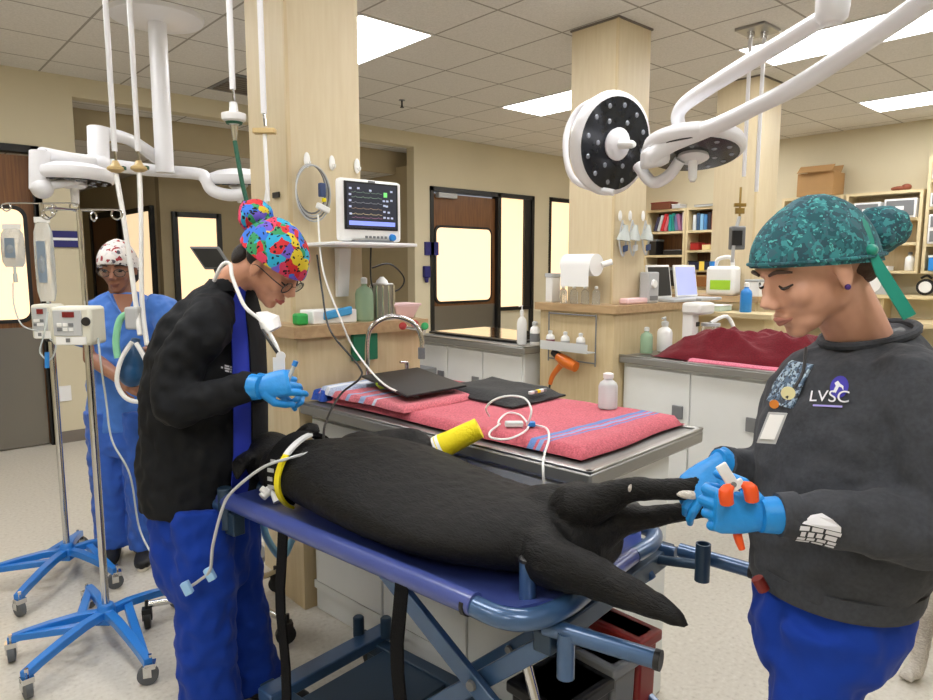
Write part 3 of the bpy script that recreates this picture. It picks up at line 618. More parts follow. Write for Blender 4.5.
q2 = dep(938, -14, 2.13); MB().lathe(q2 - V((0, 0, .06)), [(.04, 0), (.055, .02), (.055, .16), (.04, .18)], n=24).build('arm_joint', 'lampw', t)
mt = V((q.x + .25, q.y - .25, H))
MB().tube([q + V((0, 0, .17)), (mt.x, mt.y, q.z + .3), (mt.x, mt.y, H)], .04, smooth=4).tube([q2 + V((0, 0, .1)), (mt.x, mt.y, q2.z + .1)], .035).build('ceiling_post', 'lampw', t)
MB().lathe((mt.x, mt.y, H - .05), [(.2, 0), (.24, .05)]).build('ceiling_cover', 'lampw', t)
h2 = lamp_head(t, dep(693, 152, 3.15), V((0, 0, -1)) - FWH * .22 - RTH * .05, .225, leds=True)
MB().ob(dep(655, 157, 3.12), RTH * .06 + V((0, 0, .01)), V((0, 0, .045)), FWH * .05).build('head_joint', 'lampw', t, bevel=.02)
MB().ob(dep(667, 143, 3.06), RTH * .028, V((0, 0, .014)), FWH * .02).build('amber_clip', mat('amber', '#c9a35a', .5), t, bevel=.005)

t = thing('surgical_light', 'white two headed surgical light on ceiling post above the nurse in light blue', 'surgical light', (1.56, 4.6, H))
px, py = 1.56, 4.62
MB().lathe((px, py, H - .045), [(.15, 0), (.27, .02), (.28, .045)], n=36).build('ceiling_cover', 'lampw', t)
zt = dep(161, 175, 4.48).z
MB().lathe((px, py, zt), [(.055, 0), (.055, H - zt - .04)], n=24).build('ceiling_post', 'lampw', t)
D = 4.35
MB().tube([dep(157, 158, 4.4), dep(130, 140, 4.2), dep(99, 132, 4.0)], [.04, .036, .04], smooth=4).build('upper_arm', 'lampw', t)
MB().tube([dep(98, 128, 4.0), dep(99, 165, 4.0)], .06).el(dep(99, 164, 4.0), .068).build('arm_joint', 'lampw', t)
MB().tube([dep(96, 162, 4.0), dep(70, 159, 3.7), dep(42, 154, 3.5)], .036).build('forward_arm', 'lampw', t)
MB().tube([dep(40, 152, 3.5), dep(40, 190, 3.5)], .05).el(dep(42, 188, 3.5), .055).build('arm_joint', 'lampw', t)
MB().tube([dep(42, 187, 3.5), dep(70, 182, 3.55), dep(100, 174, 3.8)], .022).build('head_yoke', 'lampw', t)
MB().tube([dep(110, 165, 4.3), dep(150, 170, 4.45), dep(198, 174, 4.5), dep(206, 180, 4.5), dep(212, 190, 4.5), dep(228, 195, 4.5), dep(245, 194, 4.5)], .04, smooth=6).build('rear_arm', 'lampw', t)
lamp_head(t, dep(74, 180, 3.65), V((0, 0, -1)) - FWH * .02, .2); lamp_head(t, dep(238, 182, 4.65), V((0, 0, -1)) + FWH * .12, .2)

# ------------------------------------------------------------------ IV stands and pumps
def caster(mb_w, mb_f, p, r=.036, d=(1, 0)):
    x, y = p; D_ = V((d[0], d[1], 0)).normalized(); Q = V((-D_.y, D_.x, 0)); c = V((x, y, r)) 
    mb_w.lathe(c - Q * .014, [(r * .5, 0), (r, .003), (r, .025), (r * .5, .028)], Q, 18)
    mb_f.ob(c + V((0, 0, r * 1.0)) - D_ * .01, D_ * .018, Q * .019, V((0, 0, .01))).ob(c + Q * .017 + V((0, 0, r * .5)), D_ * .014, Q * .002, V((0, 0, r * .6))).ob(c - Q * .017 + V((0, 0, r * .5)), D_ * .014, Q * .002, V((0, 0, r * .6))).tube([c + V((0, 0, r)) - D_ * .01, c + V((0, 0, r * 2.1)) - D_ * .01], .007, n=8)
def iv_stand(c, label, legs, zt, hooks, r=.0125, coll=(1.22,)):
    cx, cy = c; t = thing('iv_stand', label, 'iv stand', (cx, cy, 0))
    MB().lathe((cx, cy, .1), [(.034, 0), (.034, .045), (.026, .065)], n=20).ob((cx, cy, .115), RTH * .03, FWH * .035, V((0, 0, .03))).build('hub', 'blueb', t, bevel=.005)
    MB().tube([(cx, cy, .15), (cx, cy, 1.32)], r * 1.15, n=14).build('lower_pole', 'chrome', t)
    MB().tube([(cx, cy, 1.3), (cx, cy, zt)], r * .8, n=12).build('upper_pole', 'chrome', t)
    for z in coll: MB().lathe((cx, cy, z), [(.02, 0), (.024, .01), (.024, .06), (.018, .075)], n=16).build('height_collar', 'black', t)
    C = V((cx, cy, 0))
    for k, (dx, dy) in enumerate(legs):
        e = V((cx + dx, cy + dy, 0)); dd = (e - C).normalized(); sd = V((-dd.y, dd.x, 0))
        lg = MB().loft([[p_ + sd * w_ / 2 * a + V((0, 0, z_ + b * h_)) for a, b in ((-1, -1), (1, -1), (1, 1), (-1, 1))] for p_, z_, w_, h_ in
                        [(C + dd * f * (e - C).length, z, w2, .016) for f, z, w2 in ((0.02, .125, .034), (.3, .127, .034), (.6, .115, .032), (.85, .1, .03), (1.03, .085, .03))]])
        lg.build('leg', 'blueb', t, bevel=.003)
        wh = MB(); fk = MB(); caster(wh, fk, (e.x, e.y), .036, (dd.y + .4 * (k % 2), -dd.x + .5)); wv = wh.build('caster_wheel', 'rubber', t); fk.build('caster_fork', 'chrome', wv)
    for i in range(len(legs)):   # braces linking neighbouring legs
        if i % 2: continue
        a = V((cx + legs[i][0] * .93, cy + legs[i][1] * .93, .094)); b = V((cx + legs[(i + 1) % len(legs)][0] * .28, cy + legs[(i + 1) % len(legs)][1] * .28, .12))
        MB().bar(a, b, .032, .026).build('brace', 'blueb', t, bevel=.003)
    for dv in hooks:
        e = V((cx, cy, zt)) + dv; s_ = dv.normalized()
        MB().tube([V((cx, cy, zt)), e, e + s_ * .02 - V((0, 0, .02)), e - V((0, 0, .035)), e - s_ * .02 - V((0, 0, .02)), e - s_ * .012 + V((0, 0, .004))], .0035, n=8, smooth=4).build('hook', 'chrome', t)
    return t
LB = [(-.31, .10), (-.31, -.2), (.03, -.40), (.31, .10), (.02, .36)]
sb = iv_stand((.655, 2.88), 'nearer iv stand with blue five legged base holding the wide infusion pump', LB, dep(70, 208, 2.45).z, [RTH * .14, -RTH * .12, FWH * .1, RTH * -.05 + FWH * -.1])
LA = [(-.33, .08), (-.25, -.3), (.13, -.3), (.34, .05), (.12, .3)]
sa = iv_stand((.68, 3.66), 'farther iv stand with blue base partly behind the nearer one', LA, dep(38, 203, 3.1).z, [-RTH * .16, RTH * .15, FWH * .1], coll=(1.15,))
def pump(c, w_, h_, d_, label, wide):
    t = thing('infusion_pump', label, 'infusion pump', c); c = V(c); n = -FWH
    MB().ob(c + V((0, 0, h_ / 2)), RTH * w_ / 2, V((0, 0, h_ / 2)), FWH * d_ / 2).build('body', mat('pump_cream', '#dcdacb', .45), t, bevel=.012)
    f = c + n * (d_ / 2 + .001)
    MB().ob(f + V((0, 0, h_ * .58)) - RTH * w_ * .06, RTH * w_ * .34, V((0, 0, h_ * .33)), n * .003).build('keypad', 'ltgrey', t, bevel=.002)
    MB().ob(f + V((0, 0, h_ * .8)) - RTH * w_ * .02 + n * .004, RTH * w_ * .14, V((0, 0, h_ * .07)), n * .002).build('red_display', mat('display_red', '#7a0f12', .3), t, smooth=False)
    MB().ob(f + V((0, 0, h_ * .13)), RTH * w_ * .36, V((0, 0, h_ * .1)), n * .002).build('label_plate', 'whitep', t, smooth=False)
    MB().ob(f + V((0, 0, h_ * .14)) - RTH * .01 + n * .003, RTH * .007, V((0, 0, .007)), n * .001).build('emblem', 'grey', t, smooth=False)
    for i in range(3):
        for j in range(2): MB().ob(f + V((0, 0, h_ * (.42 + .12 * j))) + RTH * w_ * (-.25 + .14 * i) + n * .004, RTH * .008, V((0, 0, .006)), n * .002).build('button', 'grey' if (i + j) % 3 == 0 else 'whitep', t, bevel=.001)
    if wide: MB().lathe(c + RTH * (w_ / 2 - .018) - FWH * (d_ / 2) + V((0, 0, h_ * .62)), [(.016, 0), (.014, .006)], n, 16).build('knob', 'black', t)
    MB().ob(c + FWH * (d_ / 2 + .012) + V((0, 0, h_ * .5)), RTH * .025, V((0, 0, .03)), FWH * .012).build('pole_clamp', 'grey', t, bevel=.004)
    return t
pb = dep(80, 344, 2.42) ; pump(pb, .145, .135, .1, 'wide cream infusion pump clamped to the nearer iv stand', True)
pa = dep(50, 338, 3.0); pump(pa, .095, .15, .1, 'narrow grey infusion pump clamped to the farther iv stand', False)
def ivbag(c, w_, h_, label, fl=.35):
    t = thing('iv_bag', label, 'iv bag', c); c = V(c); rs = []
    for k in range(9):
        u = k / 8; ww = w_ / 2 * (1 - .25 * max(0, (.12 - u) / .12) - .35 * max(0, (u - .86) / .14)); th = .003 + .022 * math.sin(PI * min(1, u * 1.05))
        rs.append((c + V((0, 0, h_ / 2 - h_ * (1 - u))), RTH * ww, FWH * th))
    MB().eloft(rs, 20).build('pouch', mat('iv_bag', '#e4ebef', .15, trans=.6, alpha=.8, bump=.6, bs=30), t)
    MB().ob(c + V((0, 0, h_ / 2 + .01)), RTH * w_ * .4, V((0, 0, .012)), FWH * .002).build('hang_tab', 'whitep', t, smooth=False)
    MB().ob(c - FWH * .022 + V((0, 0, .0)), RTH * w_ * .22, V((0, 0, h_ * .26)), FWH * .001).build('printed_label', mat('label_greyblue', '#7d8ea0', .4), t, smooth=False)
    MB().tube([c - V((0, 0, h_ / 2)), c - V((0, 0, h_ / 2 + .03))], .006).tube([c - V((0, 0, h_ / 2 + .03)), c - V((0, 0, h_ / 2 + .07))], .009).build('drip_chamber', 'hose', t)
    return t
ivbag(dep(13, 248, 3.08), .105, .17, 'small clear iv bag hanging at the left frame edge')
ivbag(dep(45, 262, 2.95), .085, .34, 'long clear iv bag hanging between the small bag and the nearer stand')
for nm, pts, r, lab in [('iv_line', [dep(13, 283, 3.05), dep(14, 305, 3.0), dep(22, 325, 2.95), dep(38, 331, 2.9)], .003, 'thin clear line from the small iv bag to the narrow pump'),
                        ('iv_line', [dep(48, 312, 2.9), dep(44, 335, 2.85), dep(40, 352, 2.85), dep(50, 360, 2.85), dep(56, 346, 2.85), dep(50, 339, 2.85)], .0035, 'looped clear line under the narrow pump'),
                        ('iv_line', [dep(98, 338, 2.35), dep(101, 365, 2.35), dep(106, 400, 2.4), dep(112, 440, 2.4), dep(130, 475, 2.4), dep(140, 530, 2.45), dep(160, 565, 2.3), dep(185, 588, 2.08)], .0035, 'long clear line running down from the wide pump to the bent nurse')]:
    tag(MB().tube(pts, r, n=8, smooth=8).build(nm, 'hose'), lab, 'tube')
tag(MB().tube([dep(47, 352, 2.84), dep(47, 368, 2.84)], .009).build('line_clamp', 'blue'), 'small blue clamp under the narrow pump', 'clamp')

# equipment stand behind the nurse in black
t = thing('equipment_stand', 'steel equipment stand with clear cylinder behind the bent nurse', 'stand', (1.1, 2.75, 0))
sc = V((1.08, 2.72, 0))
MB().tube([sc + V((.02, .03, .12)), sc + V((.02, .03, .9))], .022).build('post', 'steel', t)
MB().lathe(sc + V((.05, -.1, .22)), [(.05, 0), (.055, .02), (.055, .42), (.05, .44)], n=24).build('clear_cylinder', mat('absorber_plastic', '#cfd3d4', .2, trans=.4, bump=.4, bs=60), t)
MB().lathe(sc + V((.05, -.1, .235)), [(.048, 0), (.048, .16)], n=24).build('granule_fill', mat('granules', '#d8d8d6', .9, bump=1, bs=150), t)
MB().tube([sc + V((.02, .03, .3)), sc + V((.05, -.1, .3))], .01).build('bracket', 'steel', t)
for k, (dx, dy) in enumerate([(-.27, .17), (.1, -.33), (.28, .1), (-.2, -.2), (-.02, .33)]):
    MB().tube([sc + V((0, 0, .13)), sc + V((dx, dy, .1))], .013).build('leg', 'chrome', t)
    wh = MB(); fk = MB(); caster(wh, fk, (sc.x + dx, sc.y + dy), .04, (dy, -dx + .2)); wv = wh.build('caster_wheel', 'black', t); fk.build('caster_fork', 'black', wv)
tag(MB().tube([dep(262, 520, 2.45), dep(268, 540, 2.45), dep(282, 557, 2.5), dep(292, 540, 2.55)], .013, smooth=6).build('blue_hose', mat('pale_blue_hose', '#8cc3dc', .4)), 'pale blue corrugated hose by the clear cylinder', 'hose')
t = thing('tilted_monitor', 'grey tilted screen seen from behind left of the bent nurse', 'monitor', dep(210, 290, 3.3))
q = dep(212, 258, 3.3); MB().ob(q, RTH * .07, V((0, 0, .055)) - RTH * .035, FWH * .012).build('screen_shell', 'grey', t, bevel=.006)
MB().ob(q - FWH * .014 + RTH * .0, RTH * .058, V((0, 0, .044)) - RTH * .028, FWH * .002).build('screen_face', 'black', t, smooth=False)
MB().tube([q + RTH * .02 - V((0, 0, .05)), dep(222, 285, 3.3), dep(222, 330, 3.3)], .015).build('stalk', 'black', t)
MB().lathe((q.x, q.y, 0), [(.2, 0), (.2, .03), (.03, .06), (.02, q.z - .1)], n=24).build('floor_stand', 'grey', t)
tag(MB().box((5.19, Y1 - .02, 1.63), (5.4, Y1, 1.79)).build('direction_sign', 'navy', smooth=False), 'small navy door sign left of the far brown door', 'sign')
sg = thing('direction_sign', 'navy sign with white line beside the left brown door', 'sign', (1.35, Y1 - .01, 1.66))
MB().box((1.245, Y1 - .02, 1.655), (1.465, Y1, 1.79)).build('panel', 'navy', sg, smooth=False)
MB().box((1.25, Y1 - .023, 1.712), (1.46, Y1 - .019, 1.733)).build('white_line', 'white', sg, smooth=False)
tag(MB().box((5.16, Y1 - .05, 1.36), (5.25, Y1, 1.5)).lathe((5.2, Y1 - .03, 1.3), [(.02, 0), (.03, .06)]).build('wall_dispenser', 'navy', bevel=.01), 'navy holder on the wall below the small door sign', 'dispenser')
tag(MB().box((1.38, 5.9, 0), (1.4, 6.3, 1.85)).build('leaning_board', 'ltgrey', bevel=.005), 'pale grey leaning panel beside the opening behind the nurse in light blue', 'panel') if 0 else None
tag(MB().box((1.25, Y1 - .012, 1.05), (1.33, Y1, 1.17)).build('light_switch', 'white', bevel=.002), 'white wall plate beside the left brown door', 'switch') if 0 else None
tag(MB().box((1.24, Y1 - .012, .36), (1.33, Y1, .49)).build('wall_socket', 'white', bevel=.002), 'white wall socket low beside the left brown door', 'socket')
# ------------------------------------------------------------------ gurney
GA = V((-.131, .991, 0)); GW = V((.991, .131, 0)); GO = V((.95, .88, 0)); UZ = V((0, 0, 1))
def g(s, t, z): return GO + GA * s + GW * t + UZ * z
gr = thing('transport_gurney', 'blue steel transport gurney with the black dog lying on it', 'gurney', tuple(g(.5, .3, 0)))
def sheet(u, v, zoff=0):
    s_ = -.003 + u * 1.13; rr = .12 - math.sqrt(max(0, .12 ** 2 - max(0, .12 - s_ - .003) ** 2)); t_ = .01 + rr + v * (.615 - 2 * rr); e = min(1, min(v, 1 - v) * 7); e2 = min(1, min(u, 1 - u) * 12)
    return g(s_, t_, .795 - .025 * e * e2 + zoff)
MB().slab(24, 14, lambda u, v: sheet(u, v), lambda u, v: sheet(u, v, -.014)).build('tray', 'gtray', gr, ang=60)
MB().tube([g(1.14, .0, .79), g(.6, -.005, .79), g(.13, .0, .785)], .026, n=16, smooth=4).build('tray_edge', 'gtray', gr)
MB().tube([g(1.14, .63, .79), g(.6, .635, .79), g(.13, .63, .785)], .026, n=16, smooth=4).build('tray_edge', 'gtray', gr)
MB().tube([g(1.15, .02, .79), g(1.18, .1, .79), g(1.18, .52, .79), g(1.15, .61, .79)], .02, n=14, smooth=5).build('head_rail', 'gframe', gr)
MB().tube([g(.15, .0, .782), g(.06, .005, .778), g(.01, .05, .775), g(-.01, .14, .775), g(-.008, .24, .778)], .0235, n=16, smooth=6).build('foot_rail', 'gframe', gr)
MB().tube([g(-.008, .25, .78), g(-.005, .45, .782)], .022, n=16).build('tray_edge', 'gtray', gr)
MB().tube([g(-.008, .45, .782), g(-.008, .56, .782), g(.03, .63, .784), g(.14, .64, .786)], .021, n=16, smooth=6).build('foot_rail', 'gframe', gr)
for s_, t_, z_ in ((.148, 0, .782), (-.008, .245, .778)):
    d = GA if s_ > .1 else GW; MB().tube([g(s_, t_, z_) - d * .006, g(s_, t_, z_) + d * .006], .0275, n=16).build('ring_clamp', 'black', gr)
MB().tube([g(1.12, -.005, .77), g(1.25, -.03, .775)], .019, n=14).build('handle', 'gframe', gr)
MB().tube([g(1.12, -.005, .70), g(1.12, -.005, .83)], .022, n=14).ob(g(1.1, .01, .72), GA * .03, GW * .02, UZ * .035).build('head_bracket', 'gdark', gr, bevel=.004)
for s_, t_ in ((.075, .115), (.06, .575)):
    p = g(s_, t_, .76); k = MB().lathe(p, [(.019, 0), (.019, .1)], n=20).build('peg', 'gframe', gr); MB().lathe(p + UZ * .099, [(.0205, 0), (.0205, .007), (.017, .01)], n=20).build('peg_cap', 'black', k)
# foot frame, sockets and handles
MB().bar(g(.02, .09, .70), g(.02, .72, .70), .045, .05, UZ).build('cross_beam', 'gdark', gr, bevel=.004)
for t_, L_ in ((.13, .225), (.665, .225)):
    MB().tube([g(1.05, t_, .715), g(.3, t_, .715), g(-.03, t_, .725)], .016, n=14).build('side_tube', 'gframe', gr)
    ha, hb = (at(545, 626, 'Z', .735), at(655, 659, 'Z', .735)) if t_ < .3 else (at(680, 550, 'Z', .735), at(750, 570, 'Z', .735))
    k = MB().tube([ha, hb], .019, n=20).build('handle', 'gframe', gr)
    MB().tube([hb, hb + (hb - ha).normalized() * .012], .0205, n=20).build('end_cap', 'black', k)
sk = [(g(-.035, .1, .64), 'gframe'), (g(-.12, .62, .69), 'gdark')]
for p, m_ in sk:
    k = MB().lathe(p, [(.019, 0), (.019, .1), (.015, .1), (.015, .07)], n=20).build('socket_tube', m_, gr)
    MB().lathe(p + UZ * .07, [(.0148, 0), (.0148, .002)], n=16).build('socket_bore', 'black', k)
MB().tube([g(-.03, .11, .68), g(.01, .14, .71)], .014).build('socket_strut', 'gframe', gr); MB().tube([g(-.11, .62, .73), g(.01, .62, .71)], .013).build('socket_strut', 'gdark', gr)
for t_ in (.12, .54):
    a = MB().bar(g(.64, t_, .755), g(-.1, t_, .30), .02, .05).build('scissor_arm', 'gframe', gr, bevel=.003)
    MB().lathe(g(.23, t_ - .012, .505), [(.014, 0), (.012, .008)], -GW, 12).build('bolt', 'grey', a)
    b = MB().bar(g(.62, t_ + .03, .16), g(.0, t_ + .03, .70), .02, .045).build('scissor_arm', 'gframe', gr, bevel=.003)
    MB().lathe(g(.45, t_ + .012, .31), [(.014, 0), (.012, .008)], -GW, 12).build('bolt', 'grey', b)
MB().tube([g(.12, .16, .62), g(-.02, .16, .22)], .013).build('gas_strut', 'chrome', gr)
# base
for t_ in (.1, .5): MB().bar(g(1.1, t_, .13), g(.2, t_, .13), .05, .05).build('base_rail', 'gdark', gr, bevel=.004)
MB().bar(g(1.02, .04, .16), g(1.02, .56, .16), .07, .04).build('base_beam', 'gframe', gr, bevel=.005)
MB().bar(g(.8, .1, .14), g(.8, .5, .14), .3, .015).build('base_plate', 'gdark', gr, bevel=.004)
MB().bar(g(.25, .05, .13), g(.25, .56, .13), .05, .05).build('base_beam', 'gdark', gr, bevel=.004)
for s_, t_ in ((1.06, .46), (.98, .52)): MB().lathe(g(s_, t_, .17), [(.02, 0), (.02, .07), (.015, .075)], n=14).build('peg', 'gdark', gr)
for s_ in (1.06, .24):
    for t_ in (.07, .53):
        wh = MB(); fk = MB(); p = g(s_, t_, 0); caster(wh, fk, (p.x, p.y), .05, (GA.x, GA.y)); wv = wh.build('caster_wheel', 'black', gr); fk.build('caster_fork', 'gdark', wv)
def strap(s_, t_, z0, w_=.036, nm='strap'):
    MB().loft([[g(s_ + a * w_ / 2 + .006 * math.sin(k * 1.3), t_ + b * .003 + .006 * math.sin(k), z0 + (.775 - z0) * k / 8) for a, b in ((-1, -1), (1, -1), (1, 1), (-1, 1))] for k in range(9)]).build(nm, 'strap', gr, smooth=False)
strap(.80, -.028, .16, .04); strap(.335, -.028, .22, .04); strap(.43, .66, .5, .04)

# ------------------------------------------------------------------ the black dog
dg = thing('black_dog', 'large black dog lying on its side on the blue gurney, tail over the foot end', 'dog', tuple(g(.5, .3, .775)))
def R3(x, y, z): return Matrix((V(x).normalized(), V(y).normalized(), V(z).normalized())).transposed()
RG = R3(GA, -GW, UZ)
b = MB()
rings = [(1.06, .15, .87, .08, .075), (.96, .175, .878, .115, .09), (.87, .21, .88, .175, .10), (.76, .235, .885, .225, .108), (.62, .235, .88, .24, .106), (.48, .23, .87, .235, .096), (.34, .235, .862, .225, .084), (.22, .255, .86, .205, .08), (.1, .29, .858, .17, .078), (.02, .31, .855, .12, .065), (-.02, .32, .85, .06, .045)]
b.eloft([(g(s, t, z), GW * a, UZ * c) for s, t, z, a, c in rings], 28, smooth=3)
b.el(g(.86, .33, .90), (.12, .1, .08), RG); b.el(g(.15, .33, .872), (.14, .13, .082), RG)
b.el(g(1.13, .17, .885), (.10, .085, .082), RG)                                   # skull
b.tube([g(1.15, .16, .88), g(1.2, .10, .865), g(1.24, .05, .855)], [.062, .05, .038], smooth=3)
b.tube([g(1.09, .22, .93), g(1.06, .27, .975), g(1.03, .28, .96)], [.035, .032, .012], flat=.5, smooth=3)
b.tube([g(1.13, .1, .91), g(1.1, .04, .90), g(1.07, .01, .86)], [.03, .03, .01], flat=.5, smooth=3)
fp0 = dep(441, 447, 2.13); fp1 = dep(479, 428, 2.12)
b.tube([g(.86, .36, .90), g(.78, .46, .93), dep(425, 458, 2.13), fp0, dep(460, 438, 2.12)], [.075, .055, .042, .034, .028], smooth=4)
b.tube([g(.92, .38, .85), g(.98, .52, .84), g(1.05, .6, .85)], [.06, .04, .03], smooth=4)
hk = dep(628, 490, 1.52); pw = dep(696, 487, 1.46)
b.tube([g(.18, .32, .87), g(.1, .37, .89), dep(575, 508, 1.6), dep(604, 500, 1.56), hk, dep(660, 489, 1.49), dep(684, 489, 1.47), pw], [.085, .08, .062, .042, .029, .024, .025, .022], smooth=4)
b.el(pw, (.034, .02, .024), R3(-FWH * .3 + RTH, FWH, UZ))
for k in range(4): b.tube([pw - UZ * (.018 - .012 * k), pw + RTH * .03 - UZ * (.022 - .013 * k)], [.011, .008])
b.tube([g(.12, .36, .86), dep(590, 532, 1.62), dep(622, 520, 1.6), dep(650, 517, 1.57), dep(680, 512, 1.53), dep(706, 508, 1.51)], [.09, .062, .038, .027, .022, .02], smooth=4)
b.el(dep(703, 510, 1.51), (.03, .018, .016), R3(RTH, FWH, UZ))
b.tube([g(.32, .26, .85), g(.14, .25, .855), dep(548, 560, 1.5), dep(590, 575, 1.43), dep(622, 590, 1.37), dep(652, 604, 1.32), dep(674, 616, 1.28), dep(688, 627, 1.26)], [.07, .075, .06, .046, .037, .028, .018, .006], smooth=4)
dog = b.build('body', 'fur', dg, voxel=.0065, sm=6, disp=.006, dsize=.03)
dog.modifiers.new('n', 'SMOOTH').iterations = 1
MB().tube([fp0 + (fp1 - fp0) * -.06, fp0 + (fp1 - fp0) * .45, fp1], [.041, .036, .033], n=18, smooth=3).build('yellow_bandage', 'yellow', dg)
MB().tube([fp0 - (fp1 - fp0) * .12, fp0 + (fp1 - fp0) * .04], [.0395, .042], n=18).build('white_bandage_edge', 'paper', dg)
def arc(cen, X, Y, rx, ry, a0, a1, wd_, th, nrm, n=18):
    rs = []
    for k in range(n + 1):
        a = math.radians(a0 + (a1 - a0) * k / n); d = X * math.cos(a) * rx + Y * math.sin(a) * ry; u = d.normalized()
        rs.append([V(cen) + d + u * th * i + nrm * wd_ * j for i, j in ((-1, -1), (1, -1), (1, 1), (-1, 1))])
    return MB().loft(rs)
nc = g(.925, .185, .880); ND = (GA - GW * .22).normalized(); NX = UZ.cross(ND).normalized()
if NX.dot(GW) > 0: NX = -NX      # NX points to the camera side
arc(nc + ND * .05, NX, UZ, .130, .104, -60, 240, .028, .006, ND, 30).build('black_collar', 'strap', dg, ang=30)
arc(nc, NX, UZ, .160, .114, -50, 42, .009, .004, ND).build('yellow_collar', mat('yellow_plastic', '#f2e01c', .4), dg, ang=30)
arc(nc, NX, UZ, .160, .114, 42, 85, .010, .004, ND).build('white_collar_end', 'white', dg, ang=30)
for k in range(5): MB().ob(nc + ND * .05 + NX * .137 * math.cos(math.radians(-25 + 13 * k)) + UZ * .111 * math.sin(math.radians(-25 + 13 * k)), ND * (.012 if k % 2 else .009), UZ * .006, NX * .001).build('collar_mark', 'ltgrey', dg, smooth=False)
tq = dep(272, 487, 2.02)
MB().tube([dep(262, 497, 2.0), tq, dep(281, 473, 2.03)], [.013, .014, .015], smooth=3).tube([tq, dep(277, 502, 2.0)], .011).tube([dep(266, 492, 2.0), dep(261, 488, 2.0)], .009).build('airway_tube_tie', 'whitep', dg)
MB().el(pw - RTH * .012 - UZ * .012 - FWH * .012, (.034, .012, .011), R3(RTH, FWH, UZ)).build('white_sock', 'furw', dg, voxel=.004, sm=2)
MB().el(hk + UZ * .012 - FWH * .024, (.009, .004, .009)).build('white_patch', 'furw', dg)

# ------------------------------------------------------------------ people
def HT(c, f, up): 
    f = V(f).normalized(); u = (V(up) - f * V(up).dot(f)).normalized(); l = u.cross(f)
    return Matrix.Translation(V(c)) @ Matrix((f, l, u)).transposed().to_4x4()
def head_shapes(b, T, k=1.0):
    R = T.to_3x3(); P_ = lambda x, y, z: T @ V((x * k, y * k, z * k)); e = lambda p, r, n=14: b.el(P_(*p), tuple(q * k for q in r), R, n, 9)
    e((-.018, 0, .035), (.096, .076, .092)); e((.03, 0, -.02), (.064, .062, .08)); e((.045, 0, -.075), (.042, .042, .034)); e((.066, 0, -.095), (.022, .024, .018))
    e((-.005, 0, -.05), (.06, .058, .05)); e((.078, 0, .03), (.016, .05, .014))
    b.tube([P_(.086, 0, .02), P_(.098, 0, -.005), P_(.112, 0, -.03)], [.008 * k, .010 * k, .014 * k], n=10); e((.102, .010, -.032), (.012, .008, .008)); e((.102, -.010, -.032), (.012, .008, .008))
    e((.088, 0, -.058), (.012, .024, .008)); e((.085, 0, -.069), (.012, .02, .008)); e((.06, .036, -.02), (.028, .024, .028)); e((.06, -.036, -.02), (.028, .024, .028))
    for s in (-1, 1): e((-.005, s * .077, -.008), (.018, .009, .033)); e((.002, s * .079, -.03), (.008, .008, .012))
def head_parts(root, T, down=True, brow='hair', k=1.0, lipm='lip'):
    R = T.to_3x3(); P_ = lambda x, y, z: T @ V((x * k, y * k, z * k))
    for s in (-1, 1):
        MB().tube([P_(.078, s * .05, .004), P_(.088, s * .035, -.001 if down else .004), P_(.085, s * .02, .003)], [.002, .0032, .002], n=8, smooth=3).build('eyelashes', 'eyed', root)
        if not down: MB().el(P_(.0795, s * .034, .001), (.011, .011, .006), R).build('eye', 'eyed', root)
        MB().tube([P_(.074, s * .055, .026), P_(.091, s * .036, .034), P_(.094, s * .016, .028)], [.002, .0042, .003], n=8, smooth=3).build('eyebrow', brow, root)
    m_ = MB()
    m_.tube([P_(.084, -.024, -.0635), P_(.1005, 0, -.061), P_(.084, .024, -.0635)], [.002, .0055, .002], n=8, smooth=4).tube([P_(.084, -.02, -.066), P_(.098, 0, -.070), P_(.084, .02, -.066)], [.002, .0055, .002], n=8, smooth=4)  .build('lips', lipm, root, voxel=.0015, sm=2)
def scrub_cap(root, T, m, k=1.0, front=.05, nape=-.045, h=.138, name='scrub_cap'):
    R = T.to_3x3(); rs = []; n = 14
    for i in range(n + 1):
        v = i / n; q = max(.02, (1 - v ** 2.3)) ** .5; cz = (front + nape) / 2; sl = (front - nape) / .22 * (1 - v) * 1.0
        ring = []
        for j in range(36):
            a = 2 * PI * j / 36; x = -.012 - .012 * v + math.cos(a) * .113 * q; y = math.sin(a) * .089 * q; pl = 1 + .02 * math.sin(a * 7 + v * 5) * (v > .1)
            ring.append(T @ V((x * k * pl, y * k * pl, (cz + sl * (x + .012) + v * h) * k)))
        rs.append(ring)
    o = MB().loft(rs).build(name, m, root, ang=80)
    return o
def strip(rings, F, L, th0, th1, i0, i1, off, n=10):   # a cloth panel lying on a lofted torso
    def fn(u, v, o):
        x = i0 + (i1 - i0) * v; i = min(int(x), len(rings) - 2); fr = x - i; c0, A0, B0 = rings[i]; c1, A1, B1 = rings[i + 1]
        c, A, B = c0.lerp(c1, fr), A0.lerp(A1, fr), B0.lerp(B1, fr); a = math.radians(th0 + (th1 - th0) * u); d = A * math.cos(a) + B * math.sin(a)
        return c + d * (1 + o / d.length)
    return MB().slab(n, 16, lambda u, v: fn(u, v, off), lambda u, v: fn(u, v, off - .006))
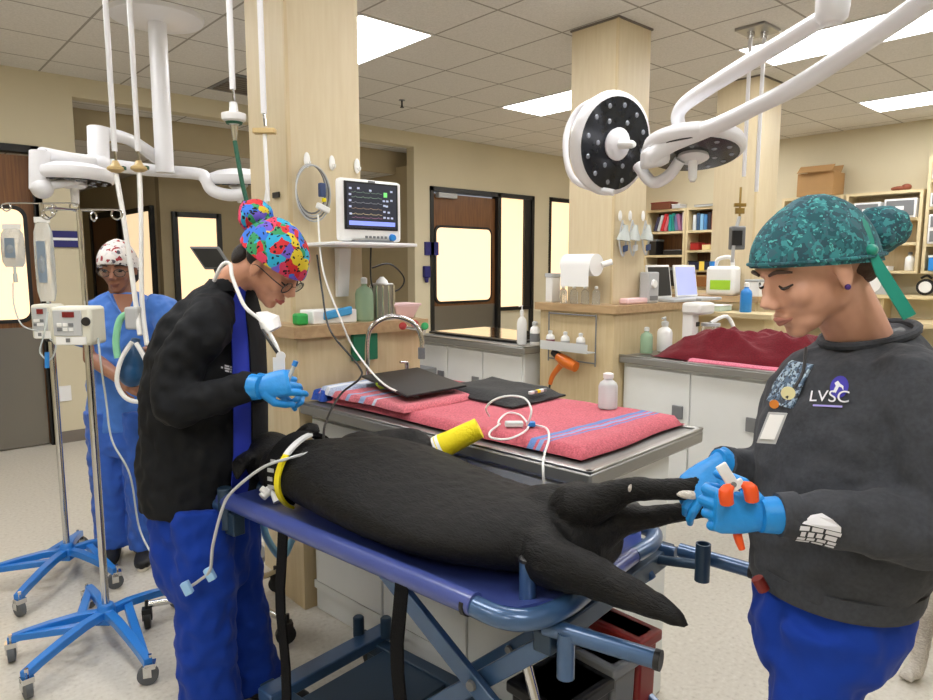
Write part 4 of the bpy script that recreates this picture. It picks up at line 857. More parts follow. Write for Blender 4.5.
def hand(b, wr, fd, bk, thumb, curls=(35, 40, 45, 50), tc=30, k=1.0, spread=.0, grip2=None):
    """palm + four bent fingers + thumb; fd finger direction, bk back-of-hand normal, thumb +1/-1 side"""
    wr = V(wr); fd = V(fd).normalized(); bk = (V(bk) - fd * V(bk).dot(fd)).normalized(); sd = fd.cross(bk) * thumb
    b.eloft([(wr - fd * .03 * k, sd * .027 * k, bk * .02 * k), (wr + fd * .005, sd * .028 * k, bk * .019 * k), (wr + fd * .045 * k, sd * .038 * k, bk * .0165 * k), (wr + fd * .085 * k, sd * .041 * k, bk * .0145 * k), (wr + fd * .097 * k, sd * .036 * k, bk * .010 * k)], 18)
    Ls = [(.040, .026, .02), (.045, .029, .022), (.041, .027, .021), (.033, .021, .018)]
    for i in range(4):
        o = (.029 - .0193 * i) * k; p = wr + fd * (.086 - .004 * abs(i - 1)) * k + sd * o; ang = 0; d = fd; pts = [p - fd * .02 * k, p]
        for j, L_ in enumerate(Ls[i]):
            ang += math.radians(curls[i] * (.8 if j == 0 else 1)); d = (fd * math.cos(ang) - bk * math.sin(ang) + sd * (.09 * (1.5 - i)) * (j == 0)).normalized(); p = p + d * L_ * k; pts.append(p)
        b.tube(pts, [.0108 * k, .0108 * k, .0104 * k, .0094 * k, .0076 * k], n=10); b.el(pts[-1], .0072 * k, nu=8, nv=6)
    t0 = wr + fd * .02 * k + sd * .022 * k; a = math.radians(tc)
    d1 = (fd * .62 + sd * .72 - bk * .25).normalized(); t1 = t0 + d1 * .042 * k; d2 = (fd * math.cos(a) + sd * .25 - bk * math.sin(a)).normalized(); t2 = t1 + d2 * .032 * k; d3 = (fd * math.cos(a * 1.6) - bk * math.sin(a * 1.6)).normalized(); t3 = t2 + d3 * .025 * k
    b.tube([t0, t1, t2, t3], [.015 * k, .0125 * k, .0108 * k, .0085 * k], n=10); b.el(t3, .0085 * k, nu=8, nv=6)
    return sd
def shoe(root, p, F, m='shoe', L_=.27, name='shoe'):
    p = V(p); F = V(F).normalized(); S_ = UZ.cross(F)
    b = MB().eloft([(p + F * x * L_ + UZ * z, S_ * w_, UZ * h_) for x, z, w_, h_ in ((-.32, .05, .03, .035), (-.22, .055, .038, .05), (0, .058, .042, .052), (.2, .045, .045, .04), (.42, .035, .046, .03), (.6, .03, .036, .024), (.67, .028, .015, .014))], 18, smooth=3)
    o = b.build(name, m, root, voxel=.005, sm=3)
    MB().eloft([(p + F * x * L_ + UZ * .012, S_ * w_, UZ * .012) for x, w_ in ((-.34, .02), (-.25, .038), (0, .042), (.3, .046), (.5, .042), (.66, .02))], 14, smooth=3).build('sole', 'sole', o)

# ---- technician on the right (charcoal sweatshirt, teal cap)
FR = (-RTH * .98 - FWH * .18).normalized(); LR = UZ.cross(FR)      # her left points to the camera
rt = thing('person', 'person in charcoal sweatshirt and teal print cap trimming the dog paw nails at right', 'person', tuple(V((dep(838, 620, 1.42).x, dep(838, 620, 1.42).y, 0))))
hcR = dep(811, 268, 1.33)
TR = HT(hcR, FR * .90 - UZ * .42, UZ + FR * .3)
nb = dep(866, 342, 1.41)
tr = [(dep(832, 576, 1.42), FR * .144, LR * .17), (dep(834, 560, 1.42), FR * .158, LR * .18), (dep(846, 535, 1.42), FR * .188, LR * .205), (dep(852, 470, 1.42), FR * .19, LR * .205), (dep(856, 420, 1.42), FR * .18, LR * .205), (dep(864, 385, 1.42), FR * .165, LR * .2), (dep(864, 364, 1.41), FR * .135, LR * .165), (dep(866, 347, 1.41), FR * .108 - UZ * .01, LR * .115), (dep(868, 335, 1.40), FR * .084 - UZ * .022, LR * .084)]
shn, eln, wrn = dep(917, 392, 1.26), dep(948, 522, 1.2), dep(776, 515, 1.22)
shf, elf, wrf = dep(850, 392, 1.58), dep(782, 478, 1.58), dep(722, 463, 1.46)
b = MB(); head_shapes(b, TR, 1.03)
b.tube([TR @ V((-.03, 0, -.04)), nb + FR * .01, dep(872, 385, 1.42)], [.058, .06, .07], n=16, smooth=3)
b.eloft([(c, A * .78, B * .78) for c, A, B in tr[1:-2]], 20); b.tube([shn, eln, wrn], [.045, .036, .024]); b.tube([shf, elf, wrf], [.045, .036, .024])
fn_, ff_ = dep(818, 690, 1.36), dep(810, 690, 1.52)
for q in (fn_, ff_): b.tube([(q.x, q.y, .74), (q.x, q.y, .45), (q.x, q.y, .07)], [.065, .055, .04])
b.build('body', 'skin', rt, voxel=.0048, sm=5)
head_parts(rt, TR, True, 'hair2', 1.03, mat('lips_pale', '#b97a6c', .5))
b = MB(); b.eloft(tr, 28, smooth=3); b.tube([dep(888, 378, 1.37), shn, dep(936, 440, 1.22), eln, dep(905, 527, 1.2), dep(845, 521, 1.21), wrn - RTH * -.01], [.075, .082, .078, .072, .066, .052, .038], n=18, smooth=4)
b.tube([dep(868, 385, 1.5), shf, elf, dep(750, 470, 1.52), wrf], [.075, .08, .062, .05, .036], n=18, smooth=4)
sw = b.build('sweatshirt', 'sweat', rt, voxel=.0065, sm=7, disp=.016, dsize=.09)
MB().eloft([(dep(831, 586, 1.42), FR * .138, LR * .162), (dep(831, 584, 1.42), FR * .149, LR * .174), (dep(832, 576, 1.42), FR * .153, LR * .179), (dep(834, 564, 1.42), FR * .156, LR * .18)], 32).build('hem_band', 'sweat', sw)
MB().tube([wrn + RTH * .035, wrn + RTH * .002], [.042, .039], n=18).build('cuff', 'sweat', sw); MB().tube([wrf + (elf - wrf).normalized() * .03, wrf], [.039, .037], n=18).build('cuff', 'sweat', sw)
MB().tube([dep(868, 334, 1.40) + (FR * math.cos(a) * .086 + LR * math.sin(a) * .086 - UZ * .0225 * math.cos(a)) for a in [2 * PI * k / 20 for k in range(20)]], .009, n=8, closed=True).build('neck_band', 'sweat', sw)
MB().eloft([(dep(864, 350, 1.40), FR * .085, LR * .078), (dep(863, 336, 1.40), FR * .075 - UZ * .02, LR * .07)], 20).build('undershirt_collar', 'black', rt)
b = MB(); b.eloft([(dep(836, 555, 1.42), FR * .135, LR * .155), (dep(835, 580, 1.42), FR * .138, LR * .16), (dep(826, 612, 1.42), FR * .138, LR * .165), (dep(816, 645, 1.42), FR * .122, LR * .15), (dep(812, 665, 1.42), FR * .10, LR * .12)], 26)
for q in (fn_, ff_): b.tube([(q.x, q.y, .80), (q.x, q.y, .64), (q.x, q.y, .4), (q.x, q.y, .06)], [.075, .086, .08, .08], n=18, smooth=3)
b.build('pants', 'pants', rt, voxel=.007, sm=7, disp=.02, dsize=.1)
MB().tube([dep(757, 578, 1.36), dep(764, 590, 1.36)], .012).build('pocket_tab', 'dred', rt)
for q in (fn_, ff_): shoe(rt, (q.x, q.y, 0), FR)
cp = scrub_cap(rt, TR, 'capteal', 1.07, front=.045, nape=-.04, h=.122)
MB().tube([TR @ V((-.016 + math.cos(a) * .124, math.sin(a) * .098, .012 + .36 * .124 * math.cos(a))) for a in [2 * PI * j / 30 for j in range(30)]], .0035, n=6, closed=True).build('cap_seam', 'capteal', cp)
bc = dep(880, 230, 1.36)
bb = MB().el(bc, (.056, .052, .046), R3(RTH, FWH, UZ)); bb.el(bc - RTH * .04 - UZ * .005, .04); bb.build('bun_cover', 'capteal', cp, voxel=.005, sm=4, disp=.018, dsize=.04)
tp = TR @ V((-.11, .03, -.01))
rb = mat('teal_ribbon', '#0f8f7c', .45, sheen=.2)
MB().loft([[p + q for q in (V((0, 0, 0)) - RTH * w_ - UZ * w_ * .5, V((0, 0, 0)) + RTH * w_ + UZ * w_ * .5, RTH * w_ + UZ * w_ * .5 + FWH * .003, -RTH * w_ - UZ * w_ * .5 + FWH * .003)] for p, w_ in
    ((dep(852, 212, 1.28), .008), (dep(862, 226, 1.26), .011), (dep(869, 242, 1.255), .009), (dep(872, 252, 1.25), .006), (dep(882, 272, 1.25), .010), (dep(897, 296, 1.24), .0105), (dep(910, 317, 1.24), .011))]).build('ribbon_tie', rb, cp, ang=60)
MB().el(dep(871, 250, 1.25), (.014, .012, .011)).build('ribbon_knot', rb, cp)
MB().el(TR @ V((-.085, .0, -.03)), (.04, .066, .045), TR.to_3x3()).build('hair', 'hair2', rt)
MB().el(TR @ V((.004, .088, -.036)), .0055).build('earring', mat('violet_stone', '#5a3f8f', .2, .5), rt)
# her gloved hands and the clippers
b = MB(); kn = hand(b, wrn - RTH * .012, -RTH + UZ * .04 + FWH * .1, -FWH + UZ * .12, 1, (62, 70, 72, 74), 40, .98)
b.build('glove', 'glove', rt, voxel=.0024, sm=3)
MB().tube([wrn + RTH * .012, wrn - RTH * .03], [.034, .031], n=18).build('glove_cuff', 'glove', rt)
b = MB(); hand(b, wrf, -RTH * .75 - UZ * .62 - FWH * .1, -RTH * .35 + UZ * .6 - FWH * .6, -1, (28, 42, 48, 52), 35, .96)
b.build('glove', 'glove', rt, voxel=.0024, sm=3); MB().tube([wrf + (elf - wrf).normalized() * .012, wrf - RTH * .01], [.034, .03], n=18).build('glove_cuff', 'glove', rt)
nt_ = thing('nail_clippers', 'orange handled nail clippers held in the gloved hand', 'nail clippers', tuple(dep(738, 500, 1.2)))
cw = dep(727, 475, 1.2); X_ = (dep(735, 490, 1.2) - dep(718, 463, 1.2)).normalized(); Y_ = X_.cross(FWH).normalized()
MB().ob(cw, X_ * .022, Y_ * .010, FWH * .003).ob(cw + X_ * .024, X_ * .008, Y_ * .018, FWH * .003).build('blade_head', 'white', nt_, bevel=.002)
for e0, e1, e2 in (((732, 486), (726, 492), (727, 503)), ((742, 484), (750, 489), (752, 500))): MB().tube([dep(*e0, 1.2), dep(*e1, 1.195), dep(*e2, 1.2)], [.006, .013, .012], smooth=3).build('handle', 'orange', nt_)
MB().tube([dep(735, 520, 1.25), dep(738, 537, 1.235), dep(742, 549, 1.235)], [.009, .008, .006], smooth=3).build('handle_end', 'orange', nt_)
MB().tube([cw + X_ * .018 - FWH * .004, cw + X_ * .018 - FWH * .007], .005).build('pivot_screw', 'grey', nt_)
# lanyard, badges and chest print
ly = thing('badge_lanyard', 'patterned lanyard with card badges hanging on the charcoal sweatshirt', 'badge', tuple(dep(778, 425, 1.25)))
def onfront(x, y, d): return dep(x, y, d)
MB().tube([dep(806, 348, 1.27), dep(803, 372, 1.235), dep(794, 388, 1.225), dep(786, 398, 1.222)], .003, smooth=4, n=8).build('cord', 'black', ly)
bf = -FWH * .93 - RTH * .3; bx = UZ.cross(bf).normalized() * -1
MB().ob(dep(772, 428, 1.235), (dep(778, 412, 1.235) - dep(766, 443, 1.235)) * .5, bx * .016, bf * .0015).build('card_holder', 'ltgrey', ly, bevel=.001)
MB().ob(dep(772, 427, 1.231), (dep(777, 414, 1.235) - dep(767, 438, 1.235)) * .5, bx * .012, bf * .001).build('card', 'paper', ly, smooth=False)
MB().lathe(dep(788, 393, 1.222), [(.012, 0), (.012, .003)], bf, 18).build('round_badge', mat('cream_badge', '#e6dfae', .4), ly); MB().lathe(dep(774, 404, 1.228), [(.008, 0), (.008, .003)], bf, 14).build('orange_badge', mat('badge_orange', '#d98434', .4), ly)
T = frame(dep(775, 383, 1.30), -RTH * -1, UZ)
pr_ = voro('speckle_print', [(0, '#54697f'), (.35, '#a8bccb'), (.6, '#3d4450'), (.8, '#8fa6bd')], 130, '#1f2228', 160, .3)
pp = strip(tr, FR, LR, -16, 8, 4.5, 6.2, .010, 8).build('printed_patch', pr_, sw); 
# chest emblem: white letters, violet swoosh and a white leaping shape over a violet tag line
def proj(o, tgt, d, off=.002):
    m_ = o.modifiers.new('wrap', 'SHRINKWRAP'); m_.target = tgt; m_.wrap_method = 'NEAREST_SURFACEPOINT'; m_.wrap_mode = 'ABOVE_SURFACE'; m_.offset = off
from mathutils.bvhtree import BVHTree
BV = {}
def bvh(tgt):
    if tgt.name not in BV:
        bpy.context.view_layer.update(); dg_ = bpy.context.evaluated_depsgraph_get(); ev = tgt.evaluated_get(dg_); me = ev.to_mesh()
        BV[tgt.name] = BVHTree.FromPolygons([v.co + OFF[tgt.name] for v in me.vertices], [tuple(p.vertices) for p in me.polygons]); ev.to_mesh_clear()
    return BV[tgt.name]
def wrap(o, tgt, n, off=.0022):      # lay flat lettering onto the curved cloth along its normal
    T_ = bvh(tgt); me = o.data; of = OFF[o.name]; zs = [v.co.dot(n) for v in me.vertices]; lo = min(zs)
    for v, z in zip(me.vertices, zs):
        p = v.co + of; h_ = T_.ray_cast(p + n * .05, -n, .12)
        if h_[0] is not None: v.co = h_[0] + n * (off + (z - lo)) - of
def decal(px_, py_, tgt, rot, k=1.0):
    d = ray(px_, py_).normalized(); h_ = bvh(tgt).ray_cast(C0, d, 6); n = (h_[1] * .6 - d * .4).normalized()
    X = RTH * math.cos(rot) - UZ * math.sin(rot); X = (X - n * X.dot(n)).normalized(); return frame(h_[0], X, n.cross(X)) @ Matrix.Scale(k, 4), n
vi = mat('emblem_violet', '#4038a8', .7); wt = mat('emblem_white', '#e8e8ee', .7); lv = mat('emblem_lilac', '#a49be0', .7)
(LT, nT), EM = decal(829, 397, sw, .18, .74), []
EM.append(txt('LVSC', .044, LT, 'emblem_letters', wt, sw, .0006))
EM.append(MB().prism([(-.036, -.022), (.034, -.022), (.034, -.027), (-.036, -.027)], -.0003, .0003, LT).build('emblem_line', lv, sw, smooth=False))
EM.append(MB().prism([(x * .022 * 1.0 + .022, y * .03 + .028) for x, y in [(math.cos(a), math.sin(a)) for a in [k * PI / 10 for k in range(20)]]], -.0006, -.0001, LT).build('emblem_swoosh', vi, sw, smooth=False))
EM.append(MB().prism([(.008, .012), (.014, .030), (.010, .038), (.018, .044), (.024, .036), (.032, .030), (.033, .018), (.028, .026), (.022, .028), (.016, .012)], .0001, .0007, LT).build('emblem_figure', wt, sw, smooth=False))
LS, nS = decal(820, 532, sw, .1, 1.0)
def hrow(y0, y1, x0, x1): return [(x0, y0), (x1, y0), (x1, y1), (x0, y1)]
EM.append(MB().prism([(-.032, .012), (-.02, .026), (-.004, .034), (.012, .03), (.028, .02), (.03, .010)], -.0003, .0003, LS).build('sleeve_print_dome', wt, sw, smooth=False))
for y0, y1, cuts in ((.0, .008, (-.034, -.018, -.014, .004, .008, .032)), (-.013, -.003, (-.03, -.022, -.018, -.008, -.004, .006, .01, .028)), (-.023, -.016, (-.033, -.02, -.017, -.004, .0, .014, .017, .03)), (-.031, -.026, (-.032, -.01, -.006, .012, .016, .03))):
    m_ = MB()
    for k in range(0, len(cuts), 2): m_.prism(hrow(y0, y1, cuts[k], cuts[k + 1]), -.0003, .0003, LS)
    EM.append(m_.build('sleeve_print_line', wt, sw, smooth=False))
# ---- nurse on the left (black jacket, tie-dye cap), bent over the dog's head
FL = (RTH * .96 - FWH * .26).normalized(); LL = UZ.cross(FL)      # her left points away from the camera
p0 = dep(200, 500, 2.25)
lt = thing('person', 'person in black jacket and multicoloured cap looking down, blue gloved hands raised', 'person', (p0.x, p0.y, 0))
TL = HT(dep(272, 266, 2.2), FL * .74 - UZ * .66, UZ * .8 + FL * .5)
tl = [(dep(201, 500, 2.25), FL * .165, LL * .2), (dep(201, 480, 2.25), FL * .178, LL * .21), (dep(202, 440, 2.25), FL * .185, LL * .205), (dep(203, 385, 2.25), FL * .178, LL * .205), (dep(207, 340, 2.25), FL * .155, LL * .2), (dep(212, 316, 2.25), FL * .125, LL * .185), (dep(218, 300, 2.25), FL * .095, LL * .14), (dep(225, 287, 2.24), FL * .072, LL * .085), (dep(231, 278, 2.24), FL * .062, LL * .068)]
s1, e1, w1 = dep(205, 330, 2.06), dep(174, 405, 2.0), dep(252, 387, 1.98)
s2, e2, w2 = dep(228, 326, 2.42), dep(240, 400, 2.4), dep(268, 386, 2.16)
b = MB(); head_shapes(b, TL, 1.02)
b.tube([TL @ V((-.03, 0, -.03)), dep(243, 275, 2.22), dep(228, 290, 2.24), dep(218, 312, 2.25)], [.058, .056, .06, .07], n=16, smooth=3)
b.eloft([(c, A * .66, B * .66) for c, A, B in tl[:-3]][1:], 20); b.tube([s1, e1, w1], [.045, .038, .025]); b.tube([s2, e2, w2], [.045, .038, .025])
q1 = dep(206, 600, 2.15); q2 = dep(228, 600, 2.36)
for q in (q1, q2): b.tube([(q.x, q.y, .62), (q.x, q.y, .45), (q.x, q.y, .08)], [.06, .05, .04])
b.build('body', 'skin2', lt, voxel=.0048, sm=5)
head_parts(lt, TL, True, 'hair', 1.02)
b = MB(); b.eloft(tl, 28, smooth=3); b.tube([dep(214, 308, 2.18), s1, dep(181, 365, 2.03), e1, dep(205, 400, 1.99), w1 - FL * .005], [.07, .078, .072, .066, .055, .044], n=18, smooth=4)
b.tube([dep(222, 310, 2.32), s2, e2, w2 - FL * .03], [.07, .078, .06, .044], n=18, smooth=4)
jk = b.build('jacket', 'jacket', lt, voxel=.0065, sm=6, disp=.018, dsize=.08)
strip(tl, FL, LL, -6, 26, 7.0, .2, .022).build('jacket_front_flap', 'jacket', jk)
strip(tl, FL, LL, -24, -4, 7.4, .1, .016).build('scrub_top', 'scrubd', lt)
MB().eloft([(dep(231, 279, 2.24) , FL * .066, LL * .072), (dep(226, 290, 2.24), FL * .08, LL * .09)], 24, cap=False).build('collar', 'jacket', jk)
MB().tube([w1 - FL * .03, w1], [.046, .043], n=18).build('cuff', 'jacket', jk)
b = MB(); b.eloft([(dep(201, 470, 2.25), FL * .145, LL * .175), (dep(201, 500, 2.25), FL * .15, LL * .18), (dep(203, 530, 2.25), FL * .15, LL * .185), (dep(206, 565, 2.25), FL * .14, LL * .175), (dep(208, 585, 2.25), FL * .12, LL * .15)], 26)
b.tube([(q1.x, q1.y, .765), (q1.x, q1.y, .6), (q1.x, q1.y, .35), (q1.x, q1.y, .05)], [.085, .098, .092, .094], n=18, smooth=3)
b.tube([(q2.x, q2.y, .74), (q2.x + FL.x * .02, q2.y + FL.y * .02, .6), (q2.x + FL.x * .04, q2.y + FL.y * .04, .35), (q2.x + FL.x * .09, q2.y + FL.y * .09, .06)], [.10, .10, .09, .098], n=18, smooth=3)
b.build('pants', 'pants', lt, voxel=.007, sm=6, disp=.024, dsize=.09)
shoe(lt, (q1.x, q1.y, 0), FL); shoe(lt, (q2.x + FL.x * .12, q2.y + FL.y * .12, 0), FL)
cp = scrub_cap(lt, TL, 'capmulti', 1.07, front=.03, nape=.005, h=.12)
bc = dep(256, 216, 2.2); MB().el(bc, (.058, .056, .055)).build('bun_cover', 'capmulti', cp, voxel=.005, sm=4, disp=.016, dsize=.04)
MB().tube([dep(258, 230, 2.2), dep(274, 229, 2.19), dep(280, 226, 2.19)], [.01, .007, .003], smooth=3).build('tie_string', 'hair', cp)
MB().el(TL @ V((-.088, .0, -.03)), (.038, .068, .055), TL.to_3x3()).el(TL @ V((-.03, -.072, .012)), (.035, .012, .03), TL.to_3x3()).build('hair', 'hair', lt, voxel=.004, sm=2)
def glasses(root, T, k=1.0, m='black'):
    P_ = lambda x, y, z: T @ V((x * k, y * k, z * k)); o = None
    for s in (-1, 1):
        pts = [P_(.098 - abs(yy) * .0, s * .036 + yy, zz - .004) for yy, zz in [(.026 * math.cos(a), .019 * math.sin(a)) for a in [2 * PI * j / 16 for j in range(16)]]]
        r_ = MB().tube(pts, .0018, n=6, closed=True).build('spectacle_frame', m, root)
        MB().loft([[q - (T.to_3x3() @ V((.0005, 0, 0))) for q in pts], [q + (T.to_3x3() @ V((.0005, 0, 0))) for q in pts]]).build('lens', 'glass', r_, smooth=False)
        MB().tube([P_(.098, s * .062, .0), P_(.06, s * .078, .002), P_(.0, s * .084, .002), P_(-.015, s * .082, -.01)], .0018, n=6, smooth=3).build('temple_arm', m, root)
    MB().tube([P_(.098, -.011, .0), P_(.103, 0, .003), P_(.098, .011, .0)], .0018, n=6).build('nose_bridge', m, root)
glasses(lt, TL, 1.02)
# surgical mask pulled under the chin, with its ties
mk = MB().eloft([(dep(262, 312, 2.17), RTH * .012, FWH * .05), (dep(270, 322, 2.14), RTH * .026 + UZ * .02, FWH * .055), (dep(274, 330, 2.13), RTH * .02 + UZ * .012, FWH * .05)], 18).build('face_mask', 'paper', lt)
MB().tube([dep(214, 281, 2.16), dep(222, 265, 2.13), dep(230, 264, 2.13), dep(232, 276, 2.12), dep(238, 292, 2.11), dep(246, 308, 2.1), dep(262, 322, 2.1), dep(276, 345, 2.08), dep(281, 362, 2.07)], .006, smooth=5, n=8).build('mask_ties', 'paper', lt)
T, nJ = decal(232, 370, jk, .08, 1.0)
for k, (y, cuts) in enumerate(((.008, (-.028, -.012, -.009, .006, .009, .018)), (0, (-.04, -.033, -.028, -.01, -.007, .01, .013, .036)), (-.008, (-.026, -.012, -.009, .006)))):
    m_ = MB()
    for j in range(0, len(cuts), 2): m_.prism(hrow(y - .0028, y + .0028, cuts[j], cuts[j + 1]), -.0003, .0003, T)
    EM.append(m_.build('jacket_print_line', wt, jk, smooth=False))
b = MB(); hand(b, w1 + FL * .012, RTH * .95 + UZ * .12 + FWH * .25, -FWH * .9 + UZ * .35, 1, (28, 48, 58, 62), 22, 1.0); b.build('glove', 'glove', lt, voxel=.0026, sm=3)
MB().tube([w1 - FL * .005, w1 + FL * .03], [.04, .034], n=18).build('glove_cuff', 'glove', lt)
b = MB(); hand(b, w2, RTH * .9 + UZ * .1 - FWH * .2, FWH * .8 + UZ * .5, -1, (45, 55, 60, 60), 35, 1.0); b.build('glove', 'glove', lt, voxel=.0026, sm=3)
MB().tube([w2 - FL * .03, w2 + FL * .02], [.041, .034], n=18).build('glove_cuff', 'glove', lt)
ly = thing('badge_lanyard', 'white badge and lanyard hanging at the open black jacket', 'badge', tuple(dep(282, 358, 2.05)))
MB().tube([dep(262, 330, 2.09), dep(272, 345, 2.06), dep(281, 358, 2.05)], .005, n=8, smooth=3).build('cord', 'black', ly)
MB().lathe(dep(281, 356, 2.045), [(.014, 0), (.014, .004)], -FWH, 16).build('badge_reel', 'whitep', ly); MB().ob(dep(279, 366, 2.05), RTH * .018, UZ * .026, FWH * .002).build('badge_card', 'paper', ly, bevel=.001)
t = thing('syringe', 'small clear syringe held in the gloved hands of the bent nurse', 'syringe', tuple(dep(292, 372, 2.02)))
MB().tube([dep(287, 383, 2.0), dep(294, 366, 2.0)], .006).build('barrel', 'hose', t); MB().tube([dep(294, 366, 2.0), dep(296, 361, 2.0)], .008).build('cap', 'blue', t)

# ---- nurse in light blue behind
FB = (-FWH * .97 + RTH * .2).normalized(); LB_ = UZ.cross(FB)
p0 = dep(127, 470, 3.5)
bn = thing('person', 'person in light blue scrubs, glasses and white patterned cap standing at the back left', 'person', (p0.x, p0.y, 0))
TB = HT(dep(118, 267, 3.45), FB * .95 - UZ * .25 - RTH * .05, UZ)
tb = [(dep(127, 428, 3.5), LB_ * .19, FB * .13), (dep(127, 400, 3.5), LB_ * .19, FB * .14), (dep(127, 360, 3.5), LB_ * .185, FB * .135), (dep(127, 325, 3.5), LB_ * .19, FB * .125), (dep(126, 308, 3.5), LB_ * .185, FB * .10), (dep(123, 299, 3.5), LB_ * .14, FB * .075), (dep(121, 292, 3.5), LB_ * .075, FB * .062)]
s1, e1, w1 = dep(93, 318, 3.45), dep(92, 358, 3.4), dep(122, 380, 3.2); s2, e2, w2 = dep(164, 312, 3.5), dep(184, 350, 3.4), dep(158, 345, 3.15)
b = MB(); head_shapes(b, TB, 1.03); b.tube([TB @ V((-.02, 0, -.03)), dep(121, 298, 3.5), dep(123, 315, 3.5)], [.056, .06, .075])
b.eloft([(c, A * .85, B * .8) for c, A, B in tb[:-1]], 20); b.tube([s1, e1, w1], [.048, .042, .027], n=16); b.tube([s2, e2, w2], [.048, .042, .027], n=16)
q1 = dep(110, 500, 3.5); q2 = dep(144, 500, 3.5)
for q in (q1, q2): b.tube([(q.x, q.y, .66), (q.x, q.y, .45), (q.x, q.y, .08)], [.065, .055, .04])
hand(b, w1, (dep(134, 386, 3.12) - w1), UZ * .3 - FWH, 1, (35, 40, 45, 50), 30, .95); hand(b, w2, -RTH * .8 - UZ * .3 - FWH * .3, UZ, 1, (40, 45, 50, 50), 30, .95)
b.build('body', 'skin3', bn, voxel=.0045, sm=3)
head_parts(bn, TB, False, 'hair', 1.03, mat('lips_brown', '#8a5848', .5)); glasses(bn, TB, 1.03)
b = MB(); b.eloft(tb, 26, smooth=3); b.tube([dep(105, 310, 3.48), s1, dep(91, 346, 3.42)], [.07, .078, .075], n=16, smooth=3); b.tube([dep(150, 308, 3.5), s2, dep(178, 340, 3.43)], [.07, .08, .075], n=16, smooth=3)
st = b.build('scrub_top', 'scrub', bn, voxel=.007, sm=4, disp=.02, dsize=.08)
MB().prism([(-.045, .03), (.045, .03), (.002, -.085), (-.002, -.085)], -.004, .004, frame(dep(120, 303, 3.37), RTH, UZ)).build('neckline', 'skin3', bn) if 0 else None
MB().tube([dep(108, 292, 3.42), dep(116, 306, 3.38), dep(126, 318, 3.355), dep(132, 304, 3.39), dep(134, 292, 3.43)], .006, n=8, smooth=2).build('neckline_band', 'scrub', st)
MB().slab(6, 6, lambda u, v: dep(124, 318 - 24 * v, 3.352 + .05 * v) + RTH * (u - .5) * (.012 + .10 * v) + FWH * .0, lambda u, v: dep(124, 318 - 24 * v, 3.372 + .05 * v) + RTH * (u - .5) * (.012 + .10 * v)).build('neck_opening', 'skin3', bn)
b = MB(); b.eloft([(dep(127, 412, 3.5), LB_ * .175, FB * .125), (dep(127, 440, 3.5), LB_ * .18, FB * .13), (dep(127, 452, 3.5), LB_ * .16, FB * .11)], 24)
for q in (q1, q2): b.tube([(q.x, q.y, .78), (q.x, q.y, .5), (q.x, q.y, .3), (q.x, q.y, .07)], [.092, .088, .082, .086], n=16)
b.build('pants', mat('scrub_blue_dark', '#2f5fbd', .8, sheen=.2, bump=.3, bs=14), bn, voxel=.007, sm=4, disp=.02, dsize=.08)
for q in (q1, q2): shoe(bn, (q.x, q.y, 0), FB + RTH * .1)
scrub_cap(bn, TB, 'capwhite', 1.08, front=.04, nape=-.06, h=.135)
MB().el(TB @ V((-.06, .05, -.04)), (.04, .03, .06), TB.to_3x3()).el(TB @ V((-.06, -.05, -.04)), (.04, .03, .06), TB.to_3x3()).build('hair', 'hair', bn, voxel=.004)
tag(MB().ob(dep(158, 312, 3.2), RTH * .04, UZ * .03, FWH * .03).el(dep(153, 318, 3.17), .03).build('camera', 'black', bevel=.005), 'small black device held beside the shoulder of the bent nurse', 'device') if 0 else None

# ---- second dog behind the technician
d2 = thing('white_dog', 'white dog with dark face standing behind the technician at the right edge', 'dog', (2.95, .5, 0))
fD = V((-.55, .12, 0)).normalized(); sD = UZ.cross(fD); base = V((3.0, .5, 0)); RD = R3(fD, sD, UZ)
def dd(x, y, z): return base + fD * x + sD * y + UZ * z
b = MB(); b.eloft([(dd(x, 0, z), sD * w_, UZ * h_) for x, z, w_, h_ in ((-.42, .47, .05, .06), (-.34, .47, .11, .12), (-.1, .46, .12, .14), (.1, .46, .13, .16), (.24, .48, .11, .15), (.3, .5, .07, .09))], 22, smooth=3)
b.tube([dd(.2, 0, .52), dd(.33, 0, .6), dd(.4, 0, .66)], [.11, .085, .08], smooth=3); b.el(dd(.44, 0, .68), (.09, .075, .075), RD); b.tube([dd(.48, 0, .66), dd(.58, 0, .63)], [.045, .034])
for s in (-1, 1):
    b.tube([dd(.2, s * .08, .42), dd(.2, s * .09, .24), dd(.21, s * .09, .12), dd(.22, s * .09, .04)], [.06, .038, .03, .028], smooth=3); b.el(dd(.25, s * .09, .025), (.05, .032, .025), RD)
    b.tube([dd(-.32, s * .08, .42), dd(-.26, s * .09, .28), dd(-.38, s * .09, .17), dd(-.35, s * .09, .05)], [.08, .05, .027, .026], smooth=3); b.el(dd(-.32, s * .09, .025), (.048, .032, .025), RD)
    for k in (-1, 0, 1): b.el(dd(.29, s * .09 + k * .018, .018), (.016, .009, .014), RD)
b.tube([dd(-.4, 0, .5), dd(-.52, 0, .56), dd(-.6, 0, .68)], [.03, .025, .012], smooth=3)
bd = b.build('body', 'furw', d2, voxel=.008, sm=4, disp=.008, dsize=.03)
for s in (-1, 1): MB().tube([dd(.42, s * .06, .73), dd(.40, s * .1, .70), dd(.42, s * .11, .63)], [.03, .035, .015], smooth=3, flat=.4).build('ear', 'fur', d2)
MB().el(dd(.46, 0, .675), (.085, .077, .074), RD).tube([dd(.5, 0, .66), dd(.55, 0, .64)], [.046, .04]).build('face_patch', 'fur', d2, voxel=.006, sm=3)
MB().el(dd(.6, 0, .645), (.015, .018, .014), RD).build('nose', 'black', d2)
for s in (-1, 1): MB().el(dd(.53, s * .035, .70), .009).build('eye', 'eyed', d2)
